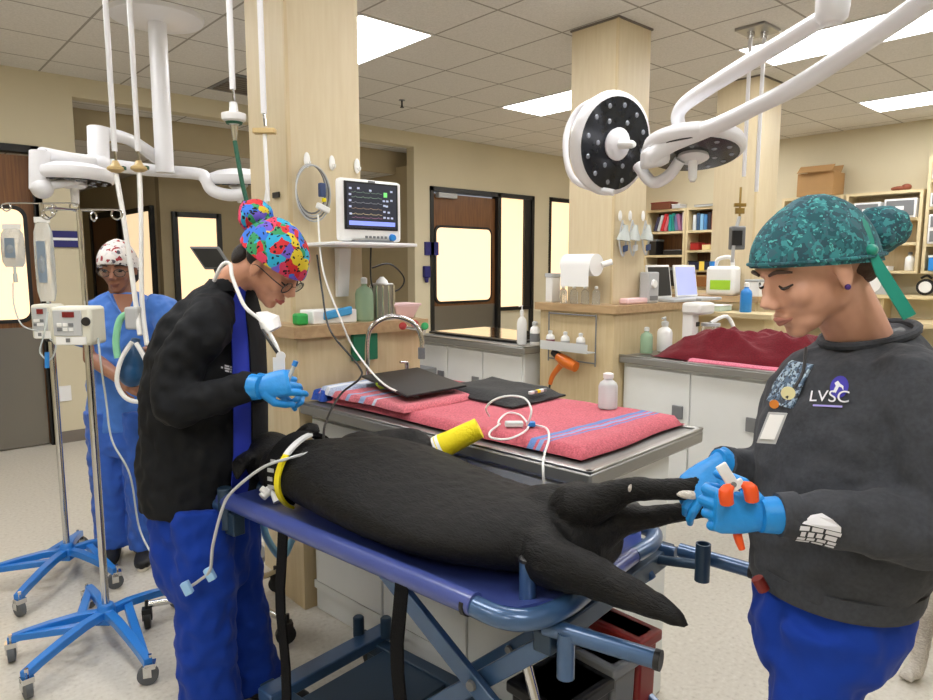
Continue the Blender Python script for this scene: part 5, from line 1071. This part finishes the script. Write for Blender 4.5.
MB().tube([dd(.3, .0, .57) + (sD * math.cos(a) * .1 + (UZ * .8 - fD * .5) * math.sin(a) * .1) for a in [2 * PI * j / 18 for j in range(18)]], .008, closed=True, n=8).build('red_collar', 'red', d2)

# ------------------------------------------------------------------ things on the near wet table
RI = Matrix.Rotation(math.radians(4.5), 3, 'Z'); IO = V((1.36, 2.56, .93))
def isl(x, y, z=0): return IO + RI @ V((x, y, z))                # table coordinates: x 0..0.71, y 0..-1.44
def cloth(name, label, cat_, x0, x1, y0, y1, th, m, z=.012, amp=.004, seed=0, nx=30, ny=40, group=None, skew=0, hang=0):
    def base_(u, v):
        x = x0 + (x1 - x0) * u + skew * v; y = y0 + (y1 - y0) * v
        x += .006 * math.sin(v * 9 + seed); y += .006 * math.sin(u * 8 + seed * 2); return x, y
    def top(u, v):
        x, y = base_(u, v); e = min(u, 1 - u) * (x1 - x0); e2 = min(v, 1 - v) * abs(y1 - y0); r_ = min(1, max(0, min(e, e2) / .018)); 
        return isl(x, y, z + th * math.sqrt(max(.0, 1 - (1 - r_) ** 2)) + (amp * noise.noise(V((x * 9 + seed, y * 9, 0))) + amp * .5 * noise.noise(V((x * 30, y * 12 + seed, 3)))) * r_ + .0005)
    def bot(u, v):
        x, y = base_(u, v); return isl(x, y, z - .001)
    o = MB().slab(nx, ny, top, bot).build(name, m, ang=60); tag(o, label, cat_, group); return o
def terry(name, c, stripes=(), sc='#5f7fb8'):
    def f(nt, b_):
        tc = N(nt, 'ShaderNodeTexCoord'); sp = N(nt, 'ShaderNodeSeparateXYZ'); nt.links.new(tc.outputs['Object'], sp.inputs[0])
        n = N(nt, 'ShaderNodeTexNoise'); n.inputs['Scale'].default_value = 160; n.inputs['Detail'].default_value = 3; nt.links.new(tc.outputs['Object'], n.inputs['Vector'])
        r_, g_, bl_ = srgb(c)[:3]
        col = ramp(nt, n.outputs['Fac'], [(.35, (r_ * .78, g_ * .75, bl_ * .75, 1)), (.65, (min(1, r_ * 1.12), min(1, g_ * 1.15), min(1, bl_ * 1.15), 1))])
        for a, w_, cc in stripes:
            m_ = math_(nt, 'LESS_THAN', math_(nt, 'ABSOLUTE', math_(nt, 'SUBTRACT', sp.outputs[1], a)), w_); col = mixc(nt, m_, col, cc)
        nt.links.new(col, b_.inputs['Base Color']); b_.inputs['Roughness'].default_value = .95; b_.inputs['Sheen Weight'].default_value = .08
        bp = N(nt, 'ShaderNodeBump'); bp.inputs['Strength'].default_value = .6; bp.inputs['Distance'].default_value = .006; nt.links.new(n.outputs['Fac'], bp.inputs['Height']); nt.links.new(bp.outputs[0], b_.inputs['Normal'])
    return nodemat(name, f)
pink = terry('pink_terry', '#c9626f', ((-.455, .012, '#5f80ba'), (-.485, .008, '#7d9bcb'), (-.51, .005, '#5f80ba')))
pink2 = terry('pink_terry_striped', '#d3737e', ((.02, .014, '#93a9cf'), (-.05, .008, '#c6cfe2'), (.1, .01, '#93a9cf')))
paleb = terry('pale_terry', '#b3bfda', ((.0, .02, '#dfe2ec'), (.06, .01, '#d4606f')))
cloth('towel', 'large pink towel with blue stripes spread over the near steel worktop', 'towel', .06, .70, -1.37, -.12, .028, pink, seed=1)
cloth('towel', 'folded pink towel with pale stripes along the left edge of the near worktop', 'towel', .05, .46, -.62, -.16, .022, pink2, z=.041, seed=4)
cloth('towel', 'pale blue and white striped towel at the far left of the near worktop', 'towel', .06, .5, -.2, -.06, .03, paleb, z=.042, seed=7)
cloth('towel', 'bright blue towel at the column end of the near worktop', 'towel', .05, .3, -.10, -.01, .04, terry('blue_terry', '#2f55b8'), z=.012, seed=9, nx=16, ny=10)
# black bag and pads
t = thing('black_pouch', 'black fabric pouch lying open on the pink towel', 'bag', tuple(isl(.5, -.62, .05)))
def bagp(u, v, z): 
    x = .36 + .34 * u + .05 * v; y = -.86 + .46 * v; return isl(x, y, z)
MB().slab(14, 14, lambda u, v: bagp(u, v, .052 + .028 * min(1, min(u, 1 - u) * 8) * min(1, min(v, 1 - v) * 8) + .006 * noise.noise(V((u * 5, v * 5, 2)))), lambda u, v: bagp(u, v, .045)).build('pouch_body', mat('black_nylon', '#191a1c', .7, bump=.4, bs=90), t)
MB().ob(isl(.3, -.38, .1), RI @ V((.16, 0, .0)), RI @ V((.05, .2, .01)), UZ * .005).build('stiff_flap', 'black', t, bevel=.002)
for k in range(5): MB().ob(isl(.5 + .02 * k, -.84, .084), RI @ V((.012, 0, 0)), RI @ V((0, .007, 0)), UZ * .006).build('connector_tab', ['whitep', 'grey', 'yellow', 'whitep', 'grey'][k], t, bevel=.002)
tag(MB().ob(isl(.3, -.36, .082), RI @ V((.09, 0, 0)), RI @ V((.02, .1, 0)), UZ * .012).build('clear_wrapper', 'frost', bevel=.006), 'clear plastic wrapper under the stiff black flap', 'wrapper')
tag(MB().el(isl(.17, -.34, .092), (.02, .016, .012)).ob(isl(.16, -.33, .1), RI @ V((.01, .004, 0)), RI @ V((-.003, .008, 0)), UZ * .006)  .build('plastic_stopper', mat('lime_plastic', '#a9cf2d', .4), voxel=.003), 'lime green plastic stopper on the pink towel', 'stopper')
bottle('squeeze_bottle', tuple(isl(.63, -1.1, .041)), .036, .135, 'frost', 'frosted white squeeze bottle standing on the pink towel', neck=.45)
sn = thing('sensor_cable', 'white sensor box with coiled cable on the pink towel', 'cable', tuple(dep(520, 423, 1.9)))
z_ = .975
def on(x, y, z=z_ + .004): return at(x, y, 'Z', z)
MB().ob(on(514, 424, .985), RTH * .03, (FWH * .9).normalized() * .014, UZ * .009).build('sensor_box', mat('sensor_grey', '#cdd9d7', .4), sn, bevel=.004)
MB().ob(on(531, 424, .985), RTH * .014, FWH * .012, UZ * .008).build('blue_connector', 'blue', sn, bevel=.003)
MB().tube([on(500, 424), on(490, 432), on(492, 438), on(508, 439), on(524, 432), on(528, 425), on(520, 415), on(508, 413), on(500, 419), on(498, 424)], .0035, n=8, smooth=5).build('cable', 'whitep', sn)
MB().tube([on(527, 425, .99), on(530, 418, 1.02), on(531, 408, 1.05), on(524, 398, 1.07), on(508, 396, 1.075), on(494, 400, 1.06), on(486, 408, 1.03), on(489, 416, .99)], .0035, n=8, smooth=5).build('cable', 'whitep', sn)
c0 = on(533, 425); MB().tube([c0, on(546, 428), on(549, 438), on(544, 456), dep(543, 468, 1.80), dep(544, 485, 1.80)], .0035, n=8, smooth=5).build('cable', 'whitep', sn)
# faucets at the column end
t = thing('gooseneck_faucet', 'tall chrome gooseneck faucet rising behind the towels', 'faucet', tuple(isl(.3, -.07, .03)))
fx, fy = 1.665, 2.5
MB().lathe((fx, fy, .93), [(.028, 0), (.028, .012), (.016, .03), (.014, .06)]).build('base', 'chrome', t)
MB().tube([(fx, fy, .96), (fx, fy, 1.16), (fx + .02, fy - .015, 1.24), (fx + .09, fy - .06, 1.28), (fx + .17, fy - .11, 1.25), (fx + .2, fy - .13, 1.18), (fx + .2, fy - .13, 1.12)], .011, smooth=6).build('spout', 'chrome', t)
MB().tube([(fx + .2, fy - .13, 1.14), (fx + .2, fy - .13, 1.09)], .016).build('spray_tip', 'grey', t)
for k, q in enumerate(((1.56, 2.5), (1.74, 2.5), (1.88, 2.5))):
    t = thing('sink_tap', ['small chrome lever tap left of the gooseneck faucet', 'small chrome lever tap right of the gooseneck faucet', 'tall chrome valve near the right corner of the counter block'][k], 'tap', (q[0], q[1], .93))
    h_ = (.05, .05, .13)[k]
    MB().lathe((q[0], q[1], .93), [(.02, 0), (.02, .01), (.011, .02), (.011, h_)]).build('stem', 'chrome', t); MB().tube([(q[0], q[1], .93 + h_), (q[0] - .045, q[1] - .01, .935 + h_)], .006).build('lever', 'chrome', t)
tag(MB().box((1.63, 2.555, 1.08), (1.76, 2.58, 1.2)).build('soap_holder', mat('holder_green', '#15694a', .5), bevel=.004), 'dark green holder on the laminate behind the gooseneck faucet', 'holder')
# patient monitor and its shelf on the near column
ms = thing('monitor_shelf', 'white shelf bracket on the near column carrying the patient monitor', 'shelf', (1.72, 2.6, 1.6))
MB().box((1.48, 2.45, 1.585), (1.91, 2.745, 1.6)).build('shelf_plate', 'white', ms, bevel=.004)
MB().loft([[(x, 2.7, 1.58), (x, 2.745, 1.58), (x, 2.745, 1.36), (x, 2.73, 1.36)] for x in (1.66, 1.72)]).build('bracket', 'white', ms, smooth=False)
pm = thing('patient_monitor', 'white patient monitor with dark waveform screen on the near column shelf', 'monitor', (1.72, 2.6, 1.6))
MO = V((1.70, 2.52, 1.736)); 
MB().ob(MO, (.158, 0, 0), (0, .022, 0), (0, 0, .131)).build('housing', 'whitep', pm, bevel=.014)
MB().ob(MO + V((.02, .045, 0)), (.115, 0, 0), (0, .035, 0), (0, 0, .1)).build('rear_shell', 'whitep', pm, bevel=.012)
MB().ob(MO + V((-.002, -.024, .018)), (.138, 0, 0), (0, .002, 0), (0, 0, .1)).build('screen_bezel', 'black', pm, bevel=.003)
scn = MB().ob(MO + V((-.002, -.0275, .018)), (.126, 0, 0), (0, .0015, 0), (0, 0, .092)).build('screen', mat('screen_dark', '#2b2e3a', .3, emit=.25), pm, smooth=False)
sc0 = MO + V((-.002, -.030, .018))
for k, (zz, c) in enumerate(((.055, '#6f8a7a'), (.035, '#7d9a84'), (.012, '#8a8f96'), (-.012, '#a08a72'), (-.035, '#c8b890'), (-.05, '#9a6a86'))):
    MB().tube([sc0 + V((-.105 + .155 * i / 24, 0, zz + (.004 if i % 6 == 3 else -.001 * (i % 2)))) for i in range(25)], .0007, n=4).build('waveform', mat('trace_' + c[1:], c, .4, emit=.5), scn)
MB().ob(sc0 + V((0, 0, -.073)), (.118, 0, 0), (0, .0008, 0), (0, 0, .009)).build('menu_bar', mat('menu_blue', '#7f8fe8', .4, emit=.6), scn, smooth=False)
MB().ob(sc0 + V((.068, 0, .052)), (.009, 0, 0), (0, .0008, 0), (0, 0, .01)).build('green_value', mat('value_green', '#69c46a', .4, emit=.7), scn, smooth=False)
for x, z in ((.06, .026), (.078, .026), (.1, .03), (.062, .006), (.075, .004), (.062, -.02), (.085, -.022), (.062, -.045), (.082, -.046), (.102, -.046), (-.11, .07), (-.07, .072), (-.01, .066), (.1, .068), (-.112, .045), (-.112, .02), (-.112, -.005), (-.11, -.035)):
    MB().ob(sc0 + V((x, 0, z)), (.006, 0, 0), (0, .0006, 0), (0, 0, .004)).build('screen_value', mat('value_grey', '#a9b2c8', .4, emit=.5), scn, smooth=False)
for k in range(6): MB().ob(MO + V((-.03 + .02 * k, -.023, -.112)), (.006, 0, 0), (0, .002, 0), (0, 0, .005)).build('button', 'grey', pm, bevel=.001)
MB().lathe(MO + V((.105, -.022, -.112)), [(.017, 0), (.014, .012)], (0, -1, 0), 18).build('blue_knob', 'blue', pm); MB().ob(MO + V((0, -.023, .122)), (.018, 0, 0), (0, .001, 0), (0, 0, .004)).build('maker_mark', 'grey', pm, smooth=False)
MB().box((MO.x - .1, 2.48, 1.6), (MO.x + .1, 2.58, 1.61)).build('foot', 'grey', pm, smooth=False)
for k, q in enumerate(((307, 160), (332, 163), (357, 166))):
    t = thing('wall_hook', ['white oval hook holding the grey cable coil on the near column', 'white oval hook above the left corner of the patient monitor', 'white oval hook above the right half of the patient monitor'][k], 'hook', tuple(at(*q, 'Y', 2.745)))
    c = at(*q, 'Y', 2.745); MB().el(c, (.016, .006, .034)).build('plate', 'whitep', t); MB().tube([c - UZ * .01 - V((0, .005, 0)), c - UZ * .022 - V((0, .02, 0)), c - UZ * .008 - V((0, .026, 0))], .005, smooth=3).build('prong', 'whitep', t)
t = thing('cable_coil', 'grey coiled monitor cable hanging on the near column', 'cable', tuple(at(311, 190, 'Y', 2.72)))
for k in range(4):
    MB().tube([at(311 + .8 * k, 189 + 1.5 * k, 'Y', 2.715 - .006 * k) + V((math.cos(a) * (.072 + .004 * k), 0, math.sin(a) * (.105 + .005 * k))) for a in [2 * PI * j / 24 for j in range(24)]], .004, closed=True, n=6).build('cable_loop', ['grey', 'ltgrey', 'grey', 'ltgrey'][k], t)
MB().ob(at(322, 190, 'Y', 2.69), (.014, 0, 0), (0, .012, 0), (0, 0, .03)).build('blue_connector', mat('slate_blue', '#38486f', .5), t, bevel=.004); MB().ob(at(323, 208, 'Y', 2.69), (.03, 0, -.012), (0, .01, 0), (.004, 0, .012)).build('white_connector', 'whitep', t, bevel=.004)
MB().ob(at(324, 200, 'Y', 2.69), (.008, 0, 0), (0, .008, 0), (0, 0, .008)).build('yellow_tag', 'yellow', t, bevel=.002)
for nm, pts, r_, m_, lb in (('monitor_lead', [at(318, 215, 'Y', 2.66), at(323, 270, 'Y', 2.55), at(341, 320, 'Y', 2.45), at(355, 350, 'Y', 2.4), dep(385, 385, 2.6), at(420, 398, 'Z', .99)], .004, 'whitep', 'pale lead running from the near column down across the worktop'),
    ('monitor_lead', [at(317, 255, 'Y', 2.62), at(322, 290, 'Y', 2.5), at(330, 330, 'Y', 2.4), dep(358, 365, 2.6), dep(360, 378, 2.5), dep(340, 395, 2.45), dep(325, 425, 2.2), dep(325, 450, 2.05)], .004, 'black', 'black twisted lead running from the near column to the black dog'),
    ('monitor_lead', [at(371, 243, 'Y', 2.7), at(371, 280, 'Y', 2.66), at(378, 292, 'Y', 2.66), at(398, 290, 'Y', 2.66), at(404, 278, 'Y', 2.66), at(390, 264, 'Y', 2.66), at(372, 268, 'Y', 2.68)], .004, 'black', 'black lead hanging in a loop under the monitor shelf'),
    ('fluid_line', [dep(320, 450, 2.0), dep(290, 458, 1.96), dep(262, 468, 1.94), dep(232, 492, 1.96), dep(222, 510, 1.96), dep(213, 545, 1.96), dep(210, 570, 1.96), dep(200, 580, 1.98), dep(188, 588, 2.0)], .0045, 'ltgrey', 'grey fluid line running over the gurney rail to small blue clamps')):
    tag(MB().tube(pts, r_, n=8, smooth=7).build(nm, m_), lb, 'cable')
for q in ((210, 574), (187, 588)): tag(MB().ob(dep(*q, 1.97), RTH * .011 + UZ * .006, UZ * .018 - RTH * .008, FWH * .008).build('line_clamp', mat('pale_blue_clamp', '#9cc8f0', .4), bevel=.003), 'pale blue clamp on the grey fluid line, %s one' % ('upper' if q[0] == 210 else 'lower'), 'clamp')
tag(MB().ob(at(266, 200, 'X', 1.44), (0, .014, 0), (.004, 0, 0), (0, -.02, .05)).build('paper_tag', 'paper', bevel=.001), 'crumpled white paper tag taped to the left side of the near column', 'paper') 
tag(MB().ob(at(276, 195, 'X', 1.438), (0, .03, 0), (.003, 0, 0), (0, 0, .012)).build('black_strap_piece', 'black'), 'short black strip on the left side of the near column', 'strip')
# things standing on the near counter block
bottle('soap_bottle', (1.74, 2.63, 1.25), .042, .2, 'green', 'pale green soap bottle under the patient monitor', cap='frost', pump=False, neck=.3)
t = thing('steel_canister', 'fluted steel canister with cotton under the patient monitor', 'canister', (1.86, 2.66, 1.25))
MB().lathe((1.86, 2.66, 1.25), [(.055, 0), (.055, .165), (.05, .17)], n=24).build('body', 'steel', t); MB().lathe((1.86, 2.66, 1.42), [(.03, 0), (.026, .012), (.008, .03)]).build('cotton_top', 'paper', t)
for k in range(12): a = 2 * PI * k / 12; MB().tube([(1.86 + .056 * math.cos(a), 2.66 + .056 * math.sin(a), 1.26), (1.86 + .056 * math.cos(a), 2.66 + .056 * math.sin(a), 1.41)], .005, n=6).build('flute', 'chrome', t)
t = thing('pink_tray', 'pale pink plastic tray on the right end of the near counter block', 'tray', (1.98, 2.68, 1.25))
MB().loft([[(1.98 + a * w_, 2.68 + b_ * w_ * .8, 1.25 + z) for a, b_ in ((-1, -1), (1, -1), (1, 1), (-1, 1))] for z, w_ in ((0, .05), (.06, .075))]).build('bowl', mat('pale_pink', '#ecc9cc', .4), t, bevel=.004)
MB().ob((1.98, 2.68, 1.315), (.085, 0, 0), (0, .06, 0), (0, 0, .006)).build('rim', mat('pale_pink', '#ecc9cc', .4), t, bevel=.003)
t = thing('glove_box', 'white box of blue wipes on the left part of the near counter block', 'box', (1.58, 2.68, 1.25))
MB().box((1.46, 2.6, 1.25), (1.68, 2.72, 1.31)).build('carton', 'paper', t, bevel=.006); MB().ob((1.58, 2.6, 1.295), (.07, 0, .01), (0, .012, 0), (0, 0, .018)).build('blue_wipes', mat('sky_blue', '#46a5e0', .6), t, bevel=.006)
tag(MB().box((1.39, 2.6, 1.25), (1.44, 2.66, 1.3)).build('green_pack', mat('pack_green', '#2aa04a', .5), bevel=.01), 'green pack at the left end of the near counter block', 'pack')
tag(MB().box((2.06, 2.42, 1.1), (2.12, 2.5, 1.16)).build('x', 'red'), 'x', 'x') if 0 else None
for k, (q, m_, nm) in enumerate((((403, 327), 'red', 'red'), ((415, 325), 'red', 'second red'), ((425, 327), mat('cap_green', '#1f9a52', .4), 'green'))):
    c = at(*q, 'Y', 2.5 + .0 * k); t = thing('valve_knob', nm + ' capped gas valve at the right corner of the near counter block', 'valve', tuple(c))
    MB().lathe(c, [(.012, 0), (.018, .006), (.018, .014), (.01, .018)], -FWH + UZ * .6, 14).build('knob', m_, t); MB().tube([c, (2.03, 2.56, c.z - .03)], .008).build('pipe', 'chrome', t)
# ------------------------------------------------------------------ things on and around the middle counter block
t = thing('towel_roll_holder', 'white paper towel roll on a holder fixed to the middle column', 'paper towel', tuple(at(584, 262, 'X', 3.62)))
c = at(582, 265, 'X', 3.58)
MB().tube([c + V((0, .13, 0)), c - V((0, .12, 0))], .072, n=28).build('paper_roll', 'paper', t); MB().box((c.x - .073, c.y - .11, c.z - .14), (c.x - .07, c.y + .12, c.z)).build('hanging_sheet', 'paper', t, smooth=False)
MB().tube([c + V((.05, -.2, .02)), c + V((0, -.16, 0))], .02).build('holder_arm', 'whitep', t)
k_ = 0
for x, nm in ((563, 'leftmost'), (574, 'second'), (585, 'third'), (596, 'rightmost')):
    c = at(x, 302, 'X', 3.62); bottle('clear_bottle', (3.62, c.y, 1.25), .026, .12, 'clear', nm + ' of the four small clear bottles below the paper towel roll', neck=.4, group='clear bottles on the middle counter block')
crate('white_carton', (3.66, 3.16, 1.25), (.09, .06, .2), 'whitep', 'tall white carton at the left end of the middle counter block', 'carton', 'ltgrey')
tag(MB().box((3.75, 2.6, 1.25), (4.0, 2.67, 1.29)).build('pink_wrap', mat('pale_pink', '#ecc9cc', .4), bevel=.012), 'pale pink packet in front of the middle column', 'packet')
rk = thing('wire_rack', 'wire rack hanging on the middle counter block with white bottles', 'rack', (3.54, 2.9, .86))
f = MB()
for y_ in (2.7, 3.1): f.tube([(3.555, y_, 1.19), (3.555, y_, .85)], .005, n=8)
for z in (1.18, .87): f.tube([(3.555, 2.7, z), (3.555, 3.1, z)], .005, n=8)
f.build('wire_frame', 'grey', rk)
MB().box((3.47, 2.7, .94), (3.555, 3.1, .946)).box((3.468, 2.7, .94), (3.472, 3.1, 1.0)).build('shelf_tray', 'frost', rk, smooth=False)
for k, (y_, nm) in enumerate(((3.05, 'left'), (2.92, 'middle'), (2.79, 'right'))):
    bottle('dropper_bottle', (3.515, y_, .947), .03, .12, 'whitep', nm + ' white bottle with printed label in the hanging wire rack', cap='frost', label_m='ltgrey' if k else mat('maroon_label', '#7b3140', .5), group='bottles in the wire rack')
t = thing('hair_dryer', 'orange handheld dryer with black nozzle hanging under the wire rack', 'dryer', tuple(at(565, 362, 'X', 3.5)))
A_ = lambda x, y, d=3.5: at(x, y, 'X', d)
MB().tube([A_(558, 356), A_(566, 362), A_(576, 367)], [.03, .042, .035], smooth=3).build('barrel', mat('dryer_orange', '#cf6a1c', .3), t); MB().tube([A_(553, 352), A_(560, 357)], [.022, .03]).build('nozzle', 'black', t)
MB().tube([A_(562, 364), A_(553, 375), A_(550, 384)], [.022, .018, .015], smooth=3).build('handle', mat('dryer_orange', '#cf6a1c', .3), t); MB().tube([A_(550, 384), A_(549, 392), A_(552, 400)], .008, smooth=3).build('cord', 'black', t)
# laptops
def laptop(c, w_, h_, X, label, sm_, name='laptop'):
    t = thing(name, label, 'computer', tuple(c)); c = V(c); X = V(X).normalized(); Y = UZ.cross(X)
    MB().ob(c + UZ * .01 - Y * .1, X * w_ / 2, Y * .1, UZ * .01).build('keyboard_base', 'ltgrey', t, bevel=.004)
    up = (UZ + Y * .15).normalized(); s_ = MB().ob(c + up * (h_ / 2 + .02), X * w_ / 2, up * h_ / 2, up.cross(X) * .008).build('screen_lid', 'whitep', t, bevel=.005)
    MB().ob(c + up * (h_ / 2 + .02) - Y * .0095, X * (w_ / 2 - .015), up * (h_ / 2 - .015), Y * .001).build('display', sm_, s_, smooth=False); return t
laptop((4.36, 2.74, 1.25), .3, .24, (1, 0, 0), 'white laptop with black display right of the middle column', 'black')
laptop((4.69, 2.72, 1.25), .3, .24, (1, 0, 0), 'white laptop with lavender display beside the black one', mat('display_lavender', '#9ca3d0', .4, emit=.45))
MB().box((4.4, 2.7, 1.2), (5.0, 3.1, 1.25)).build('laptop_ledge', 'ctop') and tag(bpy.data.objects['laptop_ledge'], 'wooden ledge extending under the laptops right of the middle column', 'shelf')
MB().box((4.5, 3.1, 0), (4.95, 3.15, 1.2)).build('ledge_panel', 'lam') and tag(bpy.data.objects['ledge_panel'], 'laminate panel carrying the laptop ledge', 'panel')
tag(MB().ob((4.83, 2.69, 1.5), (.035, 0, 0), (0, .002, 0), (0, 0, .035)).build('sticky_note', mat('note_yellow', '#f3cf4b', .6), smooth=False), 'yellow sticky note at the corner of the lavender display', 'note')
t = thing('fluid_pump_stack', 'grey and white medical pump left of the black laptop display', 'pump', (4.02, 2.63, 1.25))
MB().box((3.98, 2.59, 1.25), (4.1, 2.67, 1.46)).build('housing', 'ltgrey', t, bevel=.01); MB().lathe((4.03, 2.59, 1.38), [(.03, 0), (.026, .015)], (0, -1, 0)).build('dial', 'whitep', t); MB().box((3.99, 2.585, 1.27), (4.08, 2.59, 1.3)).build('panel', 'grey', t, smooth=False)
for k, (x, nm) in enumerate(((620, 'leftmost'), (630, 'middle'), (643, 'rightmost'))):
    c = at(x, 222, 'Y', 2.67); t = thing('hanging_mask_set', nm + ' bundle of clear anaesthesia masks hung on the middle column', 'mask set', tuple(c))
    MB().el(c + UZ * .04, (.02, .006, .035)).build('hook', 'whitep', t)
    MB().lathe(c - UZ * .12 - V((0, .03, 0)), [(.045, 0), (.04, .03), (.02, .07), (.014, .1)], (.1, -.1, 1), 16).build('mask_cone', 'hose', t)
    MB().tube([c - V((0, .02, 0)), c + V((.03, -.03, -.1)), c + V((.0, -.03, -.22)), c + V((-.03, -.02, -.12)), c - V((0, .02, -.01))], .006, smooth=5, n=8).build('tube_loop', 'ltgrey', t)
    MB().ob(c + V((.01, -.04, -.17)), (.018, 0, .004), (0, .01, 0), (0, 0, .02)).build('blue_valve', mat('slate_blue', '#38486f', .5) if k != 1 else 'frost', t, bevel=.004)
# ------------------------------------------------------------------ things on the second wet table
def heap(name, label, x0, x1, y0, y1, h_, m, seed, z=.938):
    def top(u, v):
        x = x0 + (x1 - x0) * u; y = y0 + (y1 - y0) * v; e = max(0, min(1, 4.2 * min(u, 1 - u))) ** .6 * max(0, min(1, 4.2 * min(v, 1 - v))) ** .6
        f = .6 + .4 * noise.noise(V((u * 2.4 + seed, v * 2.4, 1))) + .4 * (1 - 3 * abs(noise.noise(V((u * 3 + v * 2, v * 5 - u * 2, seed)))))* .6 + .08 * noise.noise(V((u * 18, v * 14, seed)))
        return V((x + .02 * noise.noise(V((v * 6, u * 3, 5))), y + .03 * noise.noise(V((u * 6, v * 2, 8))), z + max(.004, h_ * e * f)))
    return tag(MB().slab(60, 60, top, lambda u, v: V((x0 + (x1 - x0) * u, y0 + (y1 - y0) * v, z))).build(name, m, ang=70), label, 'blanket')
heap('blanket', 'crumpled maroon blanket heaped on the second white cabinet', 3.70, 4.25, 1.25, 2.38, .2, terry('maroon_fleece', '#6d0d1e'), 3)
tag(MB().slab(20, 6, lambda u, v: V((3.66 + .1 * v, 1.2 + .9 * u, .942 + .012 * min(1, 8 * min(v, 1 - v)))), lambda u, v: V((3.66 + .1 * v, 1.2 + .9 * u, .9375))).build('towel', terry('pink_plain', '#e27f97')), 'pink towel edge showing under the maroon blanket', 'towel')
bottle('soap_bottle', (3.8, 2.48, .94), .04, .17, 'green', 'green soap bottle at the column end of the second white cabinet', cap='frost', neck=.35)
bottle('spray_bottle', (3.98, 2.46, .94), .05, .2, 'whitep', 'white spray bottle beside the green soap bottle on the second cabinet', cap='frost', pump=True)
t = thing('suction_unit', 'white suction unit with clear jar on the second white cabinet', 'medical device', (4.2, 2.4, .94))
MB().box((4.12, 2.34, .94), (4.2, 2.42, 1.2)).build('column', 'whitep', t, bevel=.01); MB().box((4.1, 2.28, 1.18), (4.3, 2.42, 1.26)).build('head', 'whitep', t, bevel=.02)
MB().lathe((4.28, 2.3, .95), [(.06, 0), (.06, .13), (.05, .15)], n=20).build('jar', 'clear', t); MB().lathe((4.28, 2.3, 1.1), [(.062, 0), (.062, .02)]).build('jar_lid', 'ltgrey', t)
MB().tube([(4.28, 2.3, 1.12), (4.4, 2.25, 1.16), (4.42, 2.2, 1.05), (4.3, 2.2, .97)], .013, smooth=5).build('hose', 'whitep', t); MB().box((4.16, 2.335, 1.1), (4.2, 2.34, 1.13)).build('switch', 'black', t, smooth=False)
for k, (x, y_, m_, s_) in enumerate(((4.05, 2.36, 'whitep', .03), (4.0, 2.3, 'frost', .025), (3.92, 2.36, 'ltgrey', .022))):
    tag(MB().ob((x, y_, .94 + s_), (s_, 0, 0), (0, s_ * 1.2, 0), (0, 0, s_)).build('supply_packet', m_, bevel=.008), ['larger white packet', 'small frosted packet', 'smallest grey packet'][k] + ' before the suction unit', 'packet')
# things on the far wet table
bottle('spray_bottle', (3.56, 3.36, .94), .035, .25, 'whitep', 'tall white spray bottle on the far cabinet left of the wire rack', cap='whitep', pump=True, neck=.35)
bottle('wipes_bottle', (3.6, 3.27, .94), .035, .17, 'whitep', 'white bottle with grey band beside the tall spray bottle', cap='ltgrey', neck=.5, label_m='grey')
t = thing('absorbent_mat', 'black edged shiny mat on the far cabinet top', 'mat', (3.95, 3.9, .938)); MB().box((3.62, 3.45, .937), (4.28, 4.5, .95)).build('rim', 'blackf', t, bevel=.003); MB().box((3.66, 3.49, .95), (4.25, 4.47, .953)).build('mirror_pad', mat('polished_steel', '#8f8d88', .12, 1), t, smooth=False)
tag(MB().box((6.62, Y1 - .1, .93), (6.9, Y1 - .02, 1.12)).build('sharps_box', mat('bin_pink', '#c4405a', .5), bevel=.01), 'pink red box at the foot of the sidelight window', 'box') if 0 else None
t = thing('sharps_container', 'dark red container with grey lid beyond the near worktop', 'container', (3.3, 4.3, 0))
MB().box((3.12, 4.1, 0), (3.36, 4.5, .66)).build('body', 'dred', t, bevel=.01); MB().box((3.11, 4.09, .66), (3.37, 4.51, .71)).build('lid', 'grey', t, bevel=.006)
# bins at the end of the near wet table
def binn(c, s_, label, m, lid=None):
    x, y, _ = c; a, b_, h_ = s_; t = thing('waste_bin', label, 'bin', c)
    MB().loft([[(x + i * a / 2 * k, y + j * b_ / 2 * k, z) for i, j in ((-1, -1), (1, -1), (1, 1), (-1, 1))] for z, k in ((0, .86), (h_, 1.0))]).build('body', m, t, bevel=.012)
    MB().box((x - a / 2 - .008, y - b_ / 2 - .008, h_ - .03), (x + a / 2 + .008, y + b_ / 2 + .008, h_)).build('rim', lid or m, t, bevel=.006); return t
binn((1.468, 1.0, 0), (.085, .16, .55), 'dark red waste bin behind the gurney foot', 'dred')
binn((1.365, 1.0, 0), (.1, .16, .52), 'grey waste bin between the red bin and the black bin', mat('bin_grey', '#6d6f70', .5), 'grey')
binn((1.21, 1.0, 0), (.19, .16, .5), 'black waste bin under the gurney foot end', 'black')
for o in EM:
    if o.parent == jk: wrap(o, jk, nJ)
    elif 'sleeve' in o.name: wrap(o, sw, nS)
    else: wrap(o, sw, nT, .0034 if 'letters' in o.name or 'figure' in o.name or 'line' in o.name else .002)
